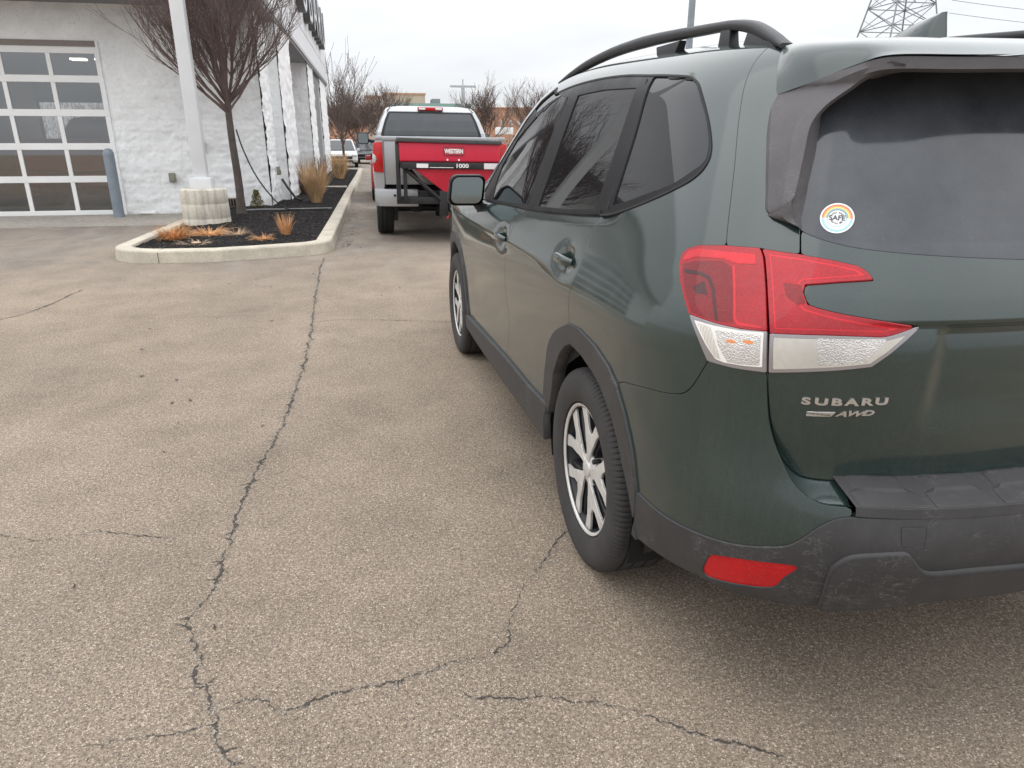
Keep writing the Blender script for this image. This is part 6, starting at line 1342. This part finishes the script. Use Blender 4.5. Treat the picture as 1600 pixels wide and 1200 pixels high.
sedan('parked_car', 'dark grey car just right of the distant white car', paint('grey_paint', (.10, .11, .12), .4, .4, .3, (.2, .2, .2), False), (-.42, 50, 0), R(0), 1.45)
sedan('parked_car', 'distant silver car behind the white car, left of the truck mirror', M['silver'], (-2.9, 60, 0), R(0), 1.5)
rc = sedan('parked_car', 'red car ahead of the silver pickup, its left edge showing beside it', M['red'], (.72, 21.2, 0), R(180), 1.5)
rc.location = (.86, 22.4, 0)
# the red truck standing inside the garage
pickup('pickup_truck', 'dark red pickup seen through the garage door panes', M['red'], (-6.6, 17.2, 0), R(-8))
# ------------------------------------------------------------ background buildings
def facade(t_name, c1, c2, sc):
    m, t, p = newmat(t_name); o = N(t, 'ShaderNodeTexCoord').outputs['Object']; mp = N(t, 'ShaderNodeMapping', {'Vector': o, 'Rotation': (R(90), 0, 0)}); b = N(t, 'ShaderNodeTexBrick', {'Vector': mp.outputs[0], 'Color1': c4(c1), 'Color2': c4(c2), 'Mortar': c4(tuple(x*1.15 for x in c1)), 'Scale': sc, 'Mortar Size': .02})
    t.links.new(b.outputs[0], p.inputs['Base Color']); p.inputs['Roughness'].default_value = .9; return m
M['brick'] = facade('orange_brick', (.46, .255, .165), (.40, .215, .14), 2.); M['tan'] = simple('tan_render', (.46, .36, .28), .85, 0, .06, .6); M['teal'] = simple('pale_teal_roof', (.22, .36, .32), .6, 0, .1); M['winp'] = simple('pale_window', (.50, .47, .44), .5)
def block(name, label, boxes, loc):
    e = thing(name, label, 'building', loc)
    for nm, mat, a in boxes:
        m = MB(); m.box(*a); m.build(nm, mat, e, smooth=False)
    return e
block('brick_building', 'long low orange brick building left of the pickup cab', [('wall', M['brick'], (-9, 5.5, 0, 15, 0, 4.6)), ('parapet', M['tan'], (-9.1, 5.6, -.1, 15.1, 4.602, 4.75)), ('corner_tower', M['tan'], (3.7, 5.2, -.4, 6, 0, 5.55)), ('tower_coping', M['brick'], (3.6, 5.3, -.5, 6.1, 5.552, 5.70))]+[('window', M['winp'], (x, x+.35, -.03, -.005, 2.9, 3.4)) for x in (-6, -4, -2, 0)], (-4, 75, 0))
block('brick_building', 'orange brick building with small square windows right of the pickup cab', [('wall', M['brick'], (0, 9, 0, 14, 0, 4.5)), ('parapet', M['brick'], (-.1, 9.1, -.1, 14.1, 4.502, 4.62))]+[('window', M['winp'], (x, x+.28, -.03, -.005, 2.95, 3.45)) for x in (1.1, 2.0, 2.8, 4.4)], (11.5, 72, 0))
block('store', 'wide tan store with a pale teal roof band behind the pickup cab', [('wall', M['tan'], (-2, 13.5, 0, 20, 0, 5.3)), ('roof_band', M['teal'], (-2.2, 7.8, -.5, 20, 5.302, 5.85)), ('upper_block', M['tan'], (-2.6, 2.4, 3, 14, 5.852, 7.0)), ('upper_coping', M['brick'], (-2.7, 2.5, 2.9, 14.1, 7.002, 7.2)), ('dark_vent', M['soffit'], (3.2, 4.2, 2, 5, 5.852, 6.5))], (4.6, 92, 0))
sg_ = thing('road_sign', 'white sign panel on two posts beyond the pickup, right side', 'sign', (10.8, 60, 0)); m = MB(); m.box(-.75, .75, -.05, .05, 2.0, 2.55); m.build('sign_panel', M['white'], sg_, bevel=.04); m = MB(); m.box(-.5, -.42, -.04, .04, 0, 2.0); m.build('post', M['soffit'], sg_); m = MB(); m.box(.42, .5, -.04, .04, 0, 2.0); m.build('post', M['soffit'], sg_)
tp = thing('tall_pylon', 'pale T-shaped steel pylon on the skyline above the pickup', 'pylon', (8.7, 70, 0)); pylm = simple('pale_steel', (.40, .43, .45), .5); m = MB(); m.box(-.15, .15, -.15, .15, 0, 6.2); m.build('mast', pylm, tp); m = MB(); m.box(-1.2, 1.2, -.06, .06, 6.2, 6.38); m.build('crossbar', pylm, tp); m = MB(); m.box(-.05, .05, -.05, .05, 6.38, 6.9); m.build('finial', pylm, tp)
tree('bare_tree', 'tall narrow bare tree beyond the corner of the white building', (-1.40, 38, 0), 5.3, 1.25, .080, 9, 21, 9, 2, None, M['twig2'], tropism=.22, min_r=.008, lenf=1.15)
for lab, x, y, H, sd, sp__ in (('rounded bare tree in front of the low brick building', -.95, 54, 4.6, 31, 45), ('bare tree just left of the pickup roof', 1.0, 50, 5.3, 32, 42), ('bushy bare tree just right of the pickup cab', 7.7, 50, 5.0, 33, 40), ('pale bare tree at the edge of the green car roofline', 12.2, 54, 5.4, 34, 40), ('small bare tree between brick building and narrow tree', -2.2, 56, 4.9, 35, 45)):
    tree('bare_tree', lab, (x, y, 0), H, 1.3, .09, sp__, sd, 10, 3, None, M['twig2'], min_r=.008, lenf=1.15)
hg = MB(); r_ = random.Random(8)
for k in range(2600):
    x = r_.uniform(-9, 18); z = abs(r_.gauss(0, .7)); y = r_.uniform(63, 66); s = r_.uniform(.05, .16); hg.add([(x-s, y, z), (x, y+s*.3, z+s*r_.uniform(.6, 1.5)), (x+s, y, z+s*.3), (x, y-s*.3, z-s*.5)], [(0, 1, 2, 3)])
hg.build('hedge', simple('winter_brush', (.12, .085, .06), .9, 0, .4, 2), None, smooth=False)['kind'] = 'stuff'
# ------------------------------------------------------------ lattice tower, wires, street light
tw = thing('power_tower', 'steel lattice power tower rising above the roof of the green car', 'power tower', (91.2, 120, 0)); m = MB(); tm = simple('galvanised_steel', (.20, .21, .22), .5, .2)
H_ = [0, 6, 11.5, 16, 20, 23.5, 27, 30]; W__ = [7.4, 6.5, 5.7, 5.0, 4.3, 3.7, 3.1, 2.6]
for i in range(7):
    a, b = W__[i], W__[i+1]; z0, z1 = H_[i], H_[i+1]
    for q in range(4):
        c0 = [(-a, -a), (a, -a), (a, a), (-a, a)]; c1 = [(-b, -b), (b, -b), (b, b), (-b, b)]; q2 = (q+1) % 4
        m.tube([(*c0[q], z0), (*c1[q], z1)], .16, 4); m.tube([(*c0[q], z0), (*c1[q2], z1)], .08, 4); m.tube([(*c0[q2], z0), (*c1[q], z1)], .08, 4); m.tube([(*c1[q], z1), (*c1[q2], z1)], .08, 4)
        mm0 = tuple((np.array(c0[q])+np.array(c0[q2]))/2); m.tube([(*mm0, z0), (*tuple((np.array(c0[q])+np.array(c1[q]))/2), (z0+z1)/2)], .05, 3)
m.build('lattice', tm, tw, smooth=False)
for i_, z in enumerate((26, 30)): m = MB(); m.box(-9, 9, -.2, .2, z, z+.4); m.build('crossarm', tm, tw)
for i_, (lab, a, b, sag) in enumerate((('overhead wire running left from the lattice tower, upper', (84, 119, 26), (5, 150, 46), 5), ('overhead wire running right from the lattice tower, upper', (100, 119, 24.6), (170, 112, 23), 1.5), ('overhead wire running right from the lattice tower, lower', (100, 119, 22.6), (170, 112, 21), 1.5), ('thin overhead wire crossing the top right corner of the sky', (86, 118, 27.5), (160, 108, 27), 1.5))):
    A_, B_ = Vector(a), Vector(b); m = MB(); m.tube([A_.lerp(B_, t)-Vector((0, 0, 4*sag*t*(1-t))) for t in np.linspace(0, 1, 24)], .035, 4); o = m.build('power_line', M['steelblack'], None); tag(o, lab, 'power line', 'overhead power lines')
sl_ = thing('street_light', 'tall grey steel light pole behind the roof of the green car', 'light pole', (11.0, 25, 0)); gp = simple('grey_pole_paint', (.22, .25, .28), .5); m = MB(); m.tube([(0, 0, 0), (0, 0, 9)], [.14, .10], 14); m.build('shaft', gp, sl_); m = MB(); m.box(-1.0, 1.0, -.18, .18, 9, 9.15); m.build('lamp_head', gp, sl_, bevel=.03)
GR = {'bare_tree': 'bare winter trees', 'parked_car': 'parked cars', 'dry_grass': 'small dry grass tufts in the planter', 'ornamental_grass': 'ornamental grass clumps along the building', 'outlet_box': 'outlet boxes on the white wall', 'brick_building': 'brick buildings on the skyline', 'pickup_truck': 'pickup trucks'}
for o in SC.objects:
    k = o.name.split('.')[0]
    if o.parent is None and k in GR: o['group'] = GR[k]
